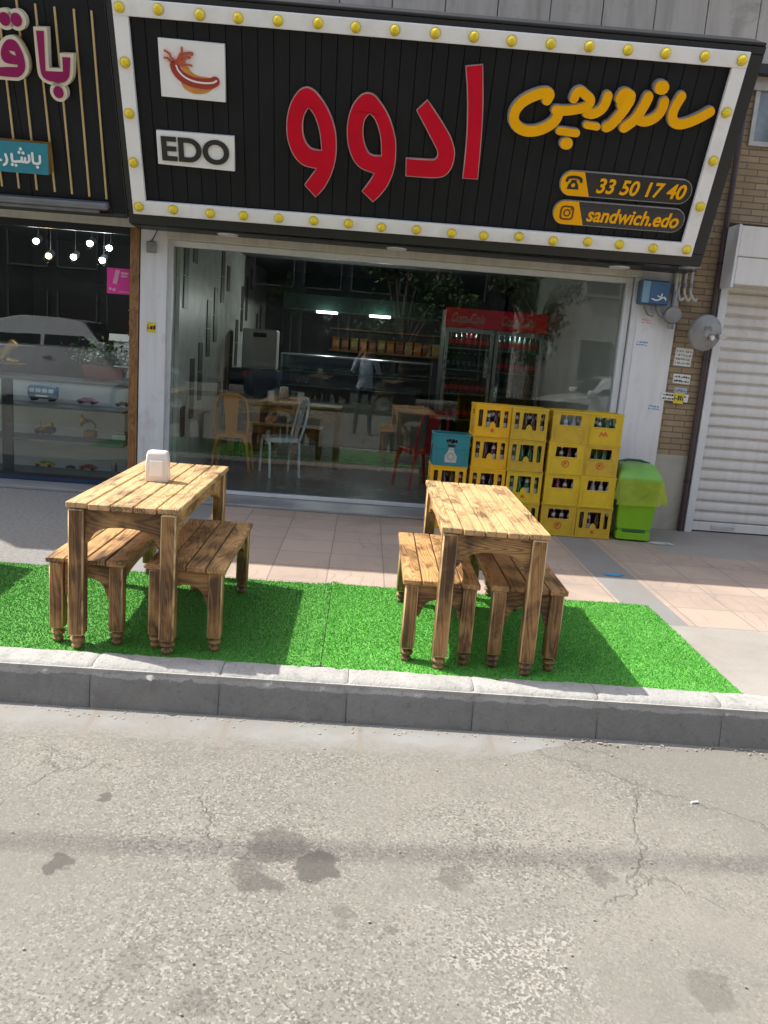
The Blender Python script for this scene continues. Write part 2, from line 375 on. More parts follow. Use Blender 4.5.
# ------------------------------------------------------------------ palette
MAT = {}
def road_mat():
    t = NT('asphalt'); v = t.coords(world=True)
    big = t.noise(v, .8, 5, .6, .5); med = t.noise(v, 3.2, 6, .65); fine = t.noise(v, 75.0, 3, .7)
    c = t.mix(t.ramp(big, [(.3, 0.0), (.7, 1.0)]), (.188, .174, .152), (.262, .243, .212))
    c = t.mix(t.ramp(med, [(.42, 0.0), (.70, .8)]), c, (.19, .175, .152))
    vor = t.n('TexVoronoi', {'Vector': v, 'Scale': 125.0, 'Randomness': 1.0})
    sp = t.n('SeparateColor', {0: vor.outputs['Color']})
    worn = t.ramp(t.noise(v, 1.1, 4, .6), [(.36, .22), (.62, 1.0)])
    c = t.mix(t.math('MULTIPLY', t.ramp(sp.outputs[0], [(.72, 0.0), (.86, 1.0)]), worn), c, (.32, .30, .265))
    c = t.mix(t.math('MULTIPLY', t.ramp(sp.outputs[1], [(.74, 0.0), (.84, 1.0)]), worn), c, (.135, .126, .11))
    v2 = t.n('TexVoronoi', {'Vector': v, 'Scale': 260.0}); s2 = t.n('SeparateColor', {0: v2.outputs['Color']})
    c = t.mix(t.math('MULTIPLY', t.ramp(s2.outputs[0], [(.8, 0.0), (.9, .5)]), worn), c, (.13, .12, .105))
    # a crumbled spot where pale stones show
    wq = t.n('TexNoise', {'Vector': v, 'Scale': 5.0, 'Detail': 5.0})
    cd = t.n('VectorMath', {0: t.n('VectorMath', {0: v, 1: wq.outputs[1]}, operation='ADD').outputs[0], 1: (.58 + .5, -5.88 + .5, -.19 + .5)}, operation='DISTANCE').outputs['Value']
    crumb = t.ramp(cd, [(.10, 1.0), (.34, 0.0)])
    c = t.mix(t.math('MULTIPLY', crumb, t.ramp(sp.outputs[2], [(.45, 0.0), (.6, .8)])), c, (.40, .375, .335))
    c = t.mix(t.math('MULTIPLY', crumb, t.ramp(sp.outputs[0], [(.6, 0.0), (.75, .7)])), c, (.11, .10, .09))
    # oil and drink stains, each with its own outline
    wn = t.n('TexNoise', {'Vector': v, 'Scale': 13.0, 'Detail': 4.0})
    wv = t.n('VectorMath', {0: wn.outputs[1], 1: (.5, .5, .5)}, operation='SUBTRACT').outputs[0]
    ws = t.n('VectorMath', {0: wv}, operation='SCALE'); ws.inputs[3].default_value = .17
    vw = t.n('VectorMath', {0: v, 1: ws.outputs[0]}, operation='ADD').outputs[0]
    tot = None
    for x, y, r, a in ((-.04, -5.47, .085, .85), (-.29, -5.52, .06, .6), (-.20, -5.37, .10, .6), (-.23, -5.58, .06, .7), (-.93, -5.54, .045, .8), (-.89, -5.13, .035, .75),
                       (.44, -5.49, .06, .45), (.96, -5.45, .05, .45), (.05, -5.72, .045, .40), (1.15, -5.95, .07, .4), (.22, -5.78, .03, .5), (-.55, -5.95, .06, .25), (-.35, -6.1, .05, .4), (.55, -5.2, .03, .35)):
        d = t.n('VectorMath', {0: vw, 1: (x, y, -.19)}, operation='DISTANCE').outputs['Value']
        k = t.ramp(t.math('DIVIDE', d, r * 1.25), [(.72, a), (.96, 0.0)])
        tot = k if tot is None else t.math('MAXIMUM', tot, k)
    c = t.mix(tot, c, (.085, .078, .068))
    # cracks
    cv = t.n('VectorMath', {0: v, 1: t.n('VectorMath', {0: wv}, operation='SCALE').outputs[0]}, operation='ADD')
    ed = t.n('TexVoronoi', {'Vector': vw, 'Scale': .62}, feature='DISTANCE_TO_EDGE').outputs[0]
    cm = t.ramp(t.noise(v, 1.6, 3), [(.50, 0.0), (.60, 1.0)])
    crack = t.math('MULTIPLY', t.ramp(ed, [(.001, 1.0), (.005, 0.0)]), cm)
    # the ragged edge of a worn patch on the right
    s = t.n('SeparateXYZ', {0: vw})
    ln = t.math('ADD', s.outputs[1], t.math('MULTIPLY', t.math('SUBTRACT', s.outputs[0], 1.05), .62))
    ln = t.math('ADD', ln, 4.62)
    pe = t.math('MULTIPLY', t.ramp(t.math('ABSOLUTE', ln), [(.004, 1.0), (.022, 0.0)]), t.math('GREATER_THAN', s.outputs[0], .92))
    patch = t.math('MULTIPLY', t.math('GREATER_THAN', ln, 0.0), t.math('GREATER_THAN', s.outputs[0], .92))
    c = t.mix(t.math('MULTIPLY', patch, .45), c, (.20, .185, .165))
    cr = t.math('MAXIMUM', crack, t.math('MULTIPLY', pe, .8))
    c = t.mix(t.math('MULTIPLY', cr, .38), c, (.11, .10, .085))
    h = t.math('ADD', t.math('MULTIPLY', sp.outputs[2], .5), t.math('MULTIPLY', fine, .9))
    h = t.math('SUBTRACT', h, t.math('MULTIPLY', cr, 2.0))
    h = t.math('ADD', h, t.math('MULTIPLY', patch, -1.2))
    c = t.mix(1.0, c, (.885, .885, .86), 'MULTIPLY')
    return t.bsdf(c, .88, 0, t.bump(h, .55, .006))
MAT['road'] = road_mat()

def pave_mat():
    t = NT('pavement'); v = t.coords(world=True); s = t.n('SeparateXYZ', {0: v})
    x, y = s.outputs[0], s.outputs[1]
    n = t.noise(v, 2.2, 6, .65, .3); f = t.noise(v, 60.0, 3, .7)
    br = t.n('TexBrick', {'Vector': t.n('Mapping', {0: v, 1: (.17, .31, 0)}).outputs[0], 'Color1': (.36, .275, .22, 1), 'Color2': (.42, .325, .26, 1), 'Mortar': (.23, .19, .165, 1), 'Scale': 1.0,
             'Mortar Size': .005, 'Mortar Smooth': .2, 'Bias': 0.0, 'Brick Width': .40, 'Row Height': .40}, offset=0.0)
    tile = br.outputs[0]
    # pressed flower lines in some of the tiles
    fl = t.n('TexWave', {'Vector': v, 'Scale': 3.0, 'Distortion': 9.0, 'Detail': 2.0}).outputs[1]
    tile = t.mix(t.math('MULTIPLY', t.ramp(fl, [(.93, 0.0), (.99, .45)]), t.ramp(t.noise(v, 1.3, 1), [(.5, 0.0), (.56, 1.0)])), tile, (.24, .2, .18))
    grey = t.mix(n, (.19, .185, .18), (.25, .245, .24))
    conc = t.mix(n, (.27, .25, .22), (.37, .345, .305))
    ter = t.mix(t.ramp(t.noise(v, 38.0, 4, .8), [(.4, 0.0), (.6, 1.0)]), (.14, .14, .138), (.275, .27, .26))
    def band(val, a, b): return t.math('MULTIPLY', t.math('GREATER_THAN', val, a), t.math('LESS_THAN', val, b))
    c = tile
    c = t.mix(band(x, 1.86, 2.18), c, grey)
    c = t.mix(band(x, -1.62, -1.30), c, grey)
    c = t.mix(band(x, -30.0, -1.62), c, ter)
    yy = t.math('ADD', y, t.math('MULTIPLY', t.math('SUBTRACT', n, .5), .05))
    c = t.mix(t.math('MULTIPLY', t.math('LESS_THAN', yy, -3.12), t.math('GREATER_THAN', x, -1.62)), c, conc)
    c = t.mix(t.math('MULTIPLY', t.math('GREATER_THAN', x, 2.75), t.math('GREATER_THAN', yy, -1.15)), c, (.30, .275, .25))
    d = t.ramp(t.noise(v, 1.1, 8, .7, .6), [(.45, 0.0), (.72, .65)])
    c = t.mix(d, c, (.21, .175, .145))
    c = t.mix(t.math('MULTIPLY', t.ramp(f, [(.5, 0.0), (.8, 1.0)]), .3), c, (.16, .145, .13))
    h = t.math('SUBTRACT', t.math('MULTIPLY', f, .4), t.math('MULTIPLY', br.outputs[1], 1.0))
    return t.bsdf(c, .8, 0, t.bump(h, .4, .004))
MAT['pave'] = pave_mat()

def kerb_mat():
    t = NT('kerb_concrete'); v = t.coords(world=True)
    n = t.noise(v, 3.0, 6, .65, .4); f = t.noise(v, 48.0, 4, .7); g = t.noise(v, 12.0, 5, .7)
    c = t.mix(t.ramp(n, [(.3, 0.0), (.72, 1.0)]), (.31, .30, .28), (.43, .415, .385))
    c = t.mix(t.ramp(g, [(.50, 0.0), (.72, .6)]), c, (.20, .19, .175))
    c = t.mix(t.math('MULTIPLY', t.ramp(f, [(.58, 0.0), (.7, 1.0)]), .55), c, (.15, .14, .13))
    z = t.n('SeparateXYZ', {0: v}).outputs[2]
    # colour tones the sunlit top down towards the shaded face; darker at the foot
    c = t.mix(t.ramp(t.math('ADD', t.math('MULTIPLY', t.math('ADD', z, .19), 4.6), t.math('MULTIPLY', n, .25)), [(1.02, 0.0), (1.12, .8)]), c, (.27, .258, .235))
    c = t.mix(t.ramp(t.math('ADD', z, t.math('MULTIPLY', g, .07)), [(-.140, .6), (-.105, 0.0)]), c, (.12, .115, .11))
    return t.bsdf(c, .86, 0, t.bump(t.math('ADD', f, t.math('MULTIPLY', g, .8)), .6, .008))
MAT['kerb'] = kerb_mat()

def gutter_mat():
    t = NT('gutter_concrete'); v = t.coords(world=True)
    n = t.noise(v, 2.4, 7, .7, .6); f = t.noise(v, 60, 3)
    c = t.mix(t.ramp(n, [(.35, 0.0), (.6, 1.0)]), (.285, .287, .285), (.24, .226, .205))
    c = t.mix(t.ramp(t.noise(v, 7.0, 6, .7), [(.50, 0.0), (.66, .85)]), c, (.27, .24, .21))
    s = t.n('SeparateXYZ', {0: v})
    e = t.math('ADD', s.outputs[1], t.math('MULTIPLY', t.math('SUBTRACT', t.noise(v, 5.0, 6, .7), .5), .30))
    c = t.mix(t.ramp(t.math('ADD', e, 5.0), [(.34, 1.0), (.48, 0.0)]), c, t.mix(t.ramp(f, [(.4, 0.0), (.65, 1.0)]), (.185, .170, .148), (.245, .226, .196)))
    j = t.math('ABSOLUTE', t.math('SUBTRACT', t.math('FRACT', t.math('ADD', t.math('DIVIDE', t.math('ADD', s.outputs[0], t.math('MULTIPLY', n, .06)), .62), 20.3)), .5))
    c = t.mix(t.ramp(j, [(.012, .8), (.03, 0.0)]), c, (.23, .20, .17))
    c = t.mix(1.0, c, (.88, .89, .875), 'MULTIPLY')
    return t.bsdf(c, .8, 0, t.bump(f, .3, .004))
MAT['gutter'] = gutter_mat()

def brick_mat(name, c1, c2, mortar, bw=.22, rh=.058):
    t = NT(name); v = t.coords(world=True)
    s = t.n('SeparateXYZ', {0: v}); vv = t.n('CombineXYZ', {0: s.outputs[0], 1: s.outputs[2]}).outputs[0]
    br = t.n('TexBrick', {'Vector': vv, 'Color1': (*c1, 1), 'Color2': (*c2, 1), 'Mortar': (*mortar, 1), 'Scale': 1.0, 'Mortar Size': .006, 'Mortar Smooth': .3,
             'Brick Width': bw, 'Row Height': rh})
    n = t.noise(v, 6.0, 6, .7); f = t.noise(v, 80, 3)
    c = t.mix(t.ramp(n, [(.45, 0.0), (.75, .6)]), br.outputs[0], [x * .45 for x in c1])
    h = t.math('SUBTRACT', t.math('MULTIPLY', f, .4), br.outputs[1])
    return t.bsdf(c, .85, 0, t.bump(h, .7, .006))
MAT['brick'] = brick_mat('yellow_brick', (.37, .27, .16), (.30, .215, .13), (.15, .12, .09))
MAT['brick2'] = brick_mat('far_brick', (.42, .30, .20), (.36, .25, .17), (.3, .26, .22))

def streaky(name, col, dirt, amt=.6, rough=.6, sx=9.0, sz=.7, bump=.1, spec=.5):
    """paint or sheet metal with dirt run down it"""
    t = NT(name); v = t.coords(world=True)
    st = t.noise(t.n('Mapping', {0: v, 3: (sx, sx, sz)}).outputs[0], 1.0, 6, .65, .3)
    bl = t.noise(v, 2.6, 7, .7, .5)
    c = t.mix(t.math('MULTIPLY', t.ramp(st, [(.45, 0.0), (.75, 1.0)]), amt), col, dirt)
    c = t.mix(t.math('MULTIPLY', t.ramp(bl, [(.56, 0.0), (.72, 1.0)]), amt * .8), c, [x * .7 for x in dirt])
    f = t.noise(v, 70, 3)
    return t.bsdf(c, rough, 0, t.bump(f, bump, .003), **{'Specular IOR Level': spec})
def glow(name, col, st):
    t = NT(name); return t.bsdf(col, .35, 0, **{'Emission Color': (*col, 1), 'Emission Strength': st})
MAT['plaster'] = streaky('white_plaster', (.68, .68, .69), (.42, .37, .30), .45)
MAT['cream'] = streaky('cream_steel', (.56, .54, .47), (.34, .27, .19), .55, .5)
MAT['zinc'] = streaky('grey_sheet', (.43, .40, .36), (.23, .20, .17), .7, .6)
MAT['shutter'] = streaky('shutter_steel', (.66, .64, .61), (.47, .42, .36), .45, .45)
MAT['wall'] = streaky('render', (.42, .40, .37), (.24, .22, .20), .6, .85)
MAT['white_alu'] = M('white_aluminium', (.62, .63, .64), .4, .0, .06, 4, .05, dirt=((.40, .37, .32), .4))
MAT['frame_white'] = M('white_acrylic', (.86, .86, .87), .35, 0, .04, 3, .03, dirt=((.55, .52, .48), .35))
MAT['black_panel'] = streaky('black_cladding', (.0085, .010, .013), (.017, .018, .02), .5, .5, 7.0, .5, spec=.22)
MAT['black'] = M('black_steel', (.011, .012, .014), .45, 0, .2)
MAT['grey_cap'] = M('grey_cap', (.16, .165, .18), .4, .2, .2)
MAT['bulb'] = M('yellow_bulb', (.84, .62, .01), .25, 0, .12, 30, .0, coat=.4)
MAT['bulb_base'] = M('bulb_socket', (.45, .36, .05), .5)
MAT['red'] = M('red_acrylic', (.60, .003, .024), .42, 0, .08, 4, .02, spec=.15)
MAT['red_edge'] = M('red_edge', (.50, .30, .30), .45)
MAT['yel'] = M('yellow_acrylic', (.95, .45, .001), .42, 0, .06, 4, .02, spec=.15)
MAT['yel_edge'] = M('grey_edge', (.30, .29, .29), .5)
MAT['mag'] = M('magenta_acrylic', (.27, .010, .10), .42, 0, .08, spec=.2)
MAT['ivory'] = M('ivory_acrylic', (.68, .62, .48), .4, 0, .05)
MAT['cyan'] = M('cyan_acrylic', (.008, .22, .30), .35, 0, .06)
MAT['gold'] = M('gold_strip', (.50, .38, .20), .35, .4, .1)
MAT['goldside'] = M('ochre_return', (.38, .21, .05), .4, .3, .1)
MAT['white'] = M('white_paint', (.84, .84, .84), .4, 0, .03)
MAT['ink'] = M('black_ink', (.015, .015, .016), .5, 0, .1)
MAT['bun'] = M('bun', (.62, .26, .05), .5); MAT['sausage'] = M('sausage', (.36, .03, .02), .4)
MAT['sauce'] = M('sauce', (.48, .08, .03), .4)
MAT['gloss_black'] = M('gloss_black', (.012, .012, .013), .12, 0, .1, bump=0)
MAT['glass'] = glass_mat('shop_glass')
MAT['glass_case'] = glass_mat('case_glass', (.80, .90, .86))
MAT['wood_y'] = wood('pine_y', 'y', .46, (.63, .405, .19), plank=.1092)
MAT['wood_b'] = wood('pine_bench', 'y', .58, (.58, .33, .13), plank=.1)
MAT['wood_z'] = wood('pine_z', 'z', .72, (.42, .225, .085))
MAT['wood_x'] = wood('pine_x', 'x', .74, (.45, .255, .10))
MAT['wood_e'] = wood('pine_worn_edge', 'z', .30, (.62, .44, .22))
MAT['walnut'] = wood('brown_board', 'z', .3, (.30, .145, .05))
MAT['crate_a'] = M('crate_amber', (.74, .40, .004), .42, 0, .10, 5, .06, dirt=((.26, .17, .03), .45))
MAT['crate_b'] = M('crate_mustard', (.54, .35, .018), .5, 0, .14, 5, .08, dirt=((.2, .14, .04), .55))
MAT['crate_c'] = M('crate_lemon', (.62, .42, .010), .45, 0, .12, 5, .06, dirt=((.24, .18, .03), .5))
MAT['crate_t'] = M('crate_teal', (.02, .20, .23), .45, 0, .12, 5, .06, dirt=((.05, .1, .1), .5))
MAT['logo_red'] = M('logo_red', (.48, .05, .02), .5, 0, .2, 20)
MAT['bottle_g'] = M('green_bottle', (.012, .085, .03), .08, 0, .2, bump=0, coat=.3)
MAT['bottle_b'] = M('brown_bottle', (.045, .014, .006), .08, 0, .2, bump=0, coat=.3)
MAT['bottle_r'] = M('red_drink', (.16, .012, .012), .08, 0, .2, bump=0, coat=.3)
MAT['bottle_c'] = M('pale_bottle', (.22, .25, .25), .1, 0, .2, bump=0, coat=.3)
MAT['label'] = M('bottle_label', (.42, .41, .38), .5)
MAT['cap_red'] = M('cap_red', (.4, .03, .03), .35); MAT['cap_s'] = M('cap_steel', (.5, .5, .5), .3, .7)
MAT['bin'] = M('lime_plastic', (.19, .42, .012), .38, 0, .10, 4, .05, dirt=((.08, .2, .02), .4))
MAT['bin_lid'] = M('green_plastic', (.20, .43, .09), .38, 0, .10, 4, .05, dirt=((.08, .2, .04), .4))
MAT['bin_dark'] = M('dark_green', (.02, .11, .05), .4)
MAT['steel_grey'] = M('grey_galvanised', (.24, .235, .235), .45, .35, .2, 7, .1, dirt=((.14, .12, .11), .6))
MAT['blue_box'] = M('blue_steel', (.035, .10, .20), .4, .1, .15, 6, .06, dirt=((.1, .1, .1), .5))
MAT['pipe'] = M('painted_pipe', (.42, .41, .38), .5, .2, .2, 9, .1, dirt=((.2, .16, .12), .6))
MAT['brownpipe'] = M('brown_pipe', (.055, .03, .035), .5, 0, .2)
MAT['paper'] = M('paper', (.68, .68, .66), .7, 0, .08, 20)
MAT['blue_ink'] = M('blue_ink', (.05, .26, .62), .6); MAT['pink_ink'] = M('pink_ink', (.65, .22, .26), .6)
MAT['sticker_y'] = M('sticker_yellow', (.68, .50, .02), .5); MAT['sticker_p'] = M('sticker_pink', (.62, .03, .26), .5)
MAT['marble'] = M('sill_stone', (.25, .255, .26), .35, 0, .2, 3, .1, dirt=((.4, .4, .4), .5))
MAT['floor_in'] = M('shop_floor', (.22, .21, .20), .25, 0, .15, 2)
MAT['dark_wall'] = M('dark_wall', (.035, .035, .037), .6)
MAT['side_wall'] = M('grey_wall', (.50, .48, .45), .6, 0, .1, 2)
MAT['tile_dark'] = M('dark_tile', (.10, .095, .088), .4)
MAT['tile_lite'] = M('light_tile', (.62, .61, .58), .4)
MAT['ceil'] = M('ceiling', (.10, .10, .10), .7)
MAT['orange'] = M('orange_steel', (.80, .30, .012), .35, .0, .06)
MAT['whitesteel'] = M('pale_steel', (.82, .85, .90), .35, 0, .05)
MAT['redsteel'] = M('red_steel', (.38, .014, .018), .35, 0, .06)
MAT['stainless'] = M('stainless', (.45, .46, .46), .32, .7, .1)
MAT['coke'] = glow('red_header', (.50, .008, .018), .05)
MAT['chrome'] = M('silver_trim', (.60, .61, .62), .3, .6, .05)
MAT['lamp'] = emit('lit_tube', (.95, 1.0, .97), 4.0)
MAT['spot'] = emit('lit_spot', (.93, .97, 1.0), 30.0)
MAT['spot_warm'] = emit('lit_spot_warm', (1.0, .72, .30), 14.0)
MAT['navy'] = M('navy', (.012, .03, .075), .4); MAT['toy_blue'] = M('toy_blue', (.01, .14, .30), .3)
MAT['toy_purple'] = M('toy_purple', (.24, .03, .16), .35); MAT['toy_gold'] = M('toy_gold', (.60, .40, .06), .3, .5)
MAT['toy_red'] = M('toy_red', (.35, .02, .02), .3); MAT['toy_yellow'] = M('toy_yellow', (.6, .42, .03), .35)
MAT['brass'] = M('brass', (.42, .26, .08), .3, .7); MAT['terracotta'] = M('terracotta', (.30, .06, .04), .6)
MAT['leaf'] = M('leaf', (.055, .12, .03), .5, 0, .5, 2.0, 0); MAT['bark'] = M('bark', (.12, .085, .06), .9, 0, .3, 8, .5)
MAT['leaf2'] = M('tree_leaf', (.045, .085, .022), .5, 0, .6, 1.2, 0)
MAT['rubber'] = M('rubber', (.02, .02, .02), .8); MAT['rim'] = M('alloy', (.5, .5, .52), .3, .8)
MAT['car_white'] = M('white_car_paint', (.74, .75, .76), .22, 0, .02, bump=0, coat=.6)
MAT['car_silver'] = M('silver_car_paint', (.74, .75, .77), .25, .1, .02, bump=0, coat=.6)
MAT['car_dark'] = M('dark_car_paint', (.035, .04, .05), .22, .2, .02, bump=0, coat=.6)
MAT['car_glass'] = M('car_window', (.015, .018, .02), .06, 0, .1, bump=0)
MAT['lampglass'] = M('headlamp', (.6, .62, .65), .1, .3, bump=0); MAT['tail'] = M('tail_lamp', (.35, .01, .01), .15, bump=0)
MAT['skin'] = M('skin', (.42, .24, .16), .5, 0, .06); MAT['hair'] = M('hair', (.018, .014, .012), .6)
MAT['shirt'] = M('pale_blue_shirt', (.50, .60, .74), .8, 0, .06); MAT['jeans'] = M('dark_trousers', (.022, .026, .038), .8)
MAT['rag'] = M('grey_rag', (.42, .42, .42), .8, 0, .25, 25)
MAT['bluescrap'] = M('blue_scrap', (.04, .28, .55), .5)

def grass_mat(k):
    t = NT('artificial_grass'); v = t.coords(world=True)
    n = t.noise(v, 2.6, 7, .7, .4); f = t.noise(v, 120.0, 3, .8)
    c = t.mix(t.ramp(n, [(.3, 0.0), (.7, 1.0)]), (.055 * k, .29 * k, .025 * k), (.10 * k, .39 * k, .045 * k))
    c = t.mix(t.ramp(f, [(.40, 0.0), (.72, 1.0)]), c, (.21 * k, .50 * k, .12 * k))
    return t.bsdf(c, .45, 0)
MAT['grass'] = grass_mat(.80); MAT['grass2'] = grass_mat(1.0)  # left mat's blade-direction shading is put into the colour as a darker copy
def bag_mat():
    t = NT('bag_film'); v = t.coords()
    n = t.noise(v, 7.0, 4)
    p = t.n('BsdfPrincipled', {'Base Color': (.62, .66, .10, 1), 'Roughness': .3})
    tl = t.n('BsdfTranslucent', {0: (.55, .66, .08, 1)}); tp = t.n('BsdfTransparent', {0: (.90, .95, .60, 1)})
    a = t.n('MixShader', {0: .45, 1: p.outputs[0], 2: tl.outputs[0]})
    b = t.n('MixShader', {0: t.math('ADD', t.math('MULTIPLY', n, .5), .22), 1: a.outputs[0], 2: tp.outputs[0]})
    t.t.links.new(b.outputs[0], t.out.inputs[0]); return t.m
MAT['bag'] = bag_mat()

# ------------------------------------------------------------------ ground
from mathutils import noise as mn
def sheet(name, x0, x1, y0, y1, z, mat):
    bm = BM()
    vs = [bm.verts.new(p) for p in ((x0, y0, z), (x1, y0, z), (x1, y1, z), (x0, y1, z))]
    bm.faces.new(vs)
    return tag(obj(name, bm, mat), kind='structure')
sheet('ground', -250, 250, -250, 250, -.32, M('earth', (.22, .2, .17), .9))
sheet('road', -120, 120, -15.2, -4.3, -.19, MAT['road'])
bm = BM(); box(bm, -60, 60, -4.24, .02, -.3, 0)
tag(obj('pavement', bm, MAT['pave']), kind='structure')
bm = BM(); box(bm, -60, 60, -19.0, -15.2, -.3, -.04)
tag(obj('far_pavement', bm, MAT['gutter']), kind='structure')

def kerb():
    bm = BM()
    prof = [(-4.20, -.02), (-4.205, .018), (-4.24, .024), (-4.29, .024), (-4.335, .019), (-4.358, .006), (-4.372, -.018), (-4.378, -.06), (-4.382, -.10), (-4.386, -.14), (-4.39, -.18), (-4.392, -.24)]
    def stone(x0, x1, seg, jit):
        rows = []
        for i in range(seg + 1):
            u = i / seg; x = x0 + .0015 + (x1 - x0 - .003) * u
            e = min(u, 1 - u) * (x1 - x0)
            sh = .005 * max(0, 1 - e / .012)
            row = []
            for (y, z) in prof:
                p = Vector((x, y, z))
                d = (mn.noise(p * 9) * .005 + mn.noise(p * 31) * .0045 + mn.noise(p * 2.2) * .003 - max(0, mn.noise(p * 16 + Vector((7, 3, 1))) - .38) * .05) * jit
                row.append(bm.verts.new((x, y + d + sh, z + d * .5 - sh * (1 if z > -.02 else 0))))
            rows.append(row)
        for a, b in zip(rows, rows[1:]):
            for k in range(len(prof) - 1):
                bm.faces.new((a[k], b[k], b[k + 1], a[k + 1]))
        bm.faces.new(rows[0]); bm.faces.new(rows[-1])
    x = .02 - .61 * 50
    for i in range(100):
        stone(x, x + .61, 40 if abs(x) < 3.2 else 3, 1.0)
        x += .61
    box(bm, -30, 30.0, -4.37, -4.21, -.3, .004)
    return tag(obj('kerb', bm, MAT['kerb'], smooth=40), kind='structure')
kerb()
def gutter():
    bm = BM(); x = -30.0
    n = 1200; rows = []
    for i in range(n + 1):
        xx = -6 + 12 * i / n
        y1 = -4.68 + .05 * mn.noise(Vector((xx * 1.7, 3, 0))) + .03 * mn.noise(Vector((xx * 7, 1, 0))) + .012 * mn.noise(Vector((xx * 30, 1, 0)))
        if xx > .55: y1 += min(.26, (xx - .55) * .45)
        rows.append([bm.verts.new((xx, -4.388, -.184)), bm.verts.new((xx, y1, -.1897))])
    for a, b in zip(rows, rows[1:]): bm.faces.new((a[0], a[1], b[1], b[0]))
    return tag(obj('gutter', bm, MAT['gutter']), kind='structure')
gutter()
def debris():
    bm = BM()
    for i in range(420):
        x = rng.uniform(-2.2, 2.6); y = -4.40 - abs(rng.normal(0, .035)); r = rng.uniform(.002, .007)
        if rng.random() < .25: y = rng.uniform(-6.2, -4.5); r *= .7
        b = bmesh.ops.create_icosphere(bm, subdivisions=1, radius=r)
        for v in b['verts']:
            v.co = Vector((v.co.x * rng.uniform(.8, 1.6), v.co.y * rng.uniform(.7, 1.3), v.co.z * .6)) + Vector((x, y, -.186 + r * .3))
    return tag(obj('kerbside_grit', bm, M('grit', (.34, .29, .24), .9, 0, .5, 40)), 'fine grit and pebbles gathered along the foot of the kerb', 'grit', kind='stuff')
debris()
# ------------------------------------------------------------------ artificial grass mats
def grass_mat_thing(x0, x1, y0, y1, label, seed, n):
    g = np.random.default_rng(seed)
    t = thing('grass_mat', label, 'mat', ((x0 + x1) / 2, (y0 + y1) / 2, 0), 0, 'green artificial grass mats')
    cx, cy = (x0 + x1) / 2, (y0 + y1) / 2
    def hgt(x, y):
        return .004 + .006 * max(0, mn.noise(Vector((x * 2.1, y * 2.3, seed)))) + .014 * math.exp(-((x - (x0 if seed == 2 else x1)) / .05) ** 2) + .007 * max(0, math.sin(x * 9 + y * 5.5 + mn.noise(Vector((x, y, 4))) * 3)) * math.exp(-((x - .25) / .3) ** 2)
    def edge(x): return y1 + .02 * mn.noise(Vector((x * 2.5, seed, 0))) + .008 * mn.noise(Vector((x * 9, seed, 0)))
    bm = BM(); rows = []
    for i in range(81):
        x = x0 + (x1 - x0) * i / 80
        e = edge(x)
        rows.append([bm.verts.new((x - cx, y0 + (e - y0) * j / 30 - cy, hgt(x, y0 + (e - y0) * j / 30))) for j in range(31)])
    for a, b in zip(rows, rows[1:]):
        for j in range(30): bm.faces.new((a[j], b[j], b[j + 1], a[j + 1]))
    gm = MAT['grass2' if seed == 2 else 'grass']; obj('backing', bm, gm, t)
    co = np.zeros((n * 3, 3)); k = 0
    xs = g.uniform(x0, x1, n); us = g.uniform(0, 1, n); an = g.uniform(0, 2 * PI, n)
    for i in range(n):
        x = xs[i]; y = y0 + (edge(x) - y0) * us[i] + g.normal(0, .004)
        z = hgt(x, y); a = an[i]; w = g.uniform(.0016, .003); h = g.uniform(.005, .011)
        lx, ly = g.normal(0, .004), g.normal(0, .004) - .001
        dx, dy = math.cos(a) * w, math.sin(a) * w
        co[3 * i] = (x - dx - cx, y - dy - cy, z); co[3 * i + 1] = (x + dx - cx, y + dy - cy, z); co[3 * i + 2] = (x + lx - cx, y + ly - cy, z + h)
    me = bpy.data.meshes.new('pile')
    me.vertices.add(n * 3); me.vertices.foreach_set('co', co.ravel())
    me.loops.add(n * 3); me.loops.foreach_set('vertex_index', np.arange(n * 3, dtype=np.int32))
    me.polygons.add(n); me.polygons.foreach_set('loop_start', np.arange(0, n * 3, 3, dtype=np.int32))
    me.update(calc_edges=True); me.materials.append(gm)
    o = bpy.data.objects.new('pile', me); COL.objects.link(o); o.parent = t; tag(o, kind='stuff')
    return t
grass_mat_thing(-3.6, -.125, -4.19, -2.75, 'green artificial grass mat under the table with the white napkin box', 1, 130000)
grass_mat_thing(-.12, 2.035, -4.19, -2.73, 'green artificial grass mat under the bare wooden table, by the brighter paving', 2, 90000)

# ------------------------------------------------------------------ the building
bld = thing('building', 'shop building of yellow brick and grey sheet metal above the signs', 'building', (0, .2, 0))
def part(name, bm, mat, parent, **k):
    o = obj(name, bm, mat, parent, **k)
    o.matrix_parent_inverse = Matrix.Identity(4)
    return o
def bpart(name, mat, parent, *boxes, bev=0.0, smooth=None):
    """boxes in world coordinates, parented to a thing"""
    bm = BM()
    for b in boxes: box(bm, *b, bev=bev)
    base = parent.matrix_basis.translation.copy()
    p = parent.parent
    while p: base += p.matrix_basis.translation; p = p.parent
    for v in bm.verts: v.co -= base
    return obj(name, bm, mat, parent, smooth=smooth)
bpart('upper_wall', MAT['wall'], bld, (-9, 3.0, .03, 8, 2.92, 6.3))
bpart('brick_wall', MAT['brick'], bld, (2.945, 3.31, .0, 8.0, .76, 3.0), (3.0, 9, .0, 8, 3.0, 6.3), (3.31, 9, .16, 8, -.1, 3.0))
bpart('stone_base', streaky('beige_stone', (.40, .37, .32), (.26, .23, .19), .5), bld, (2.945, 3.31, -.012, 7.9, 0, .76))
bpart('parapet', MAT['zinc'], bld, (-9, 9, -.06, .3, 6.3, 6.42))
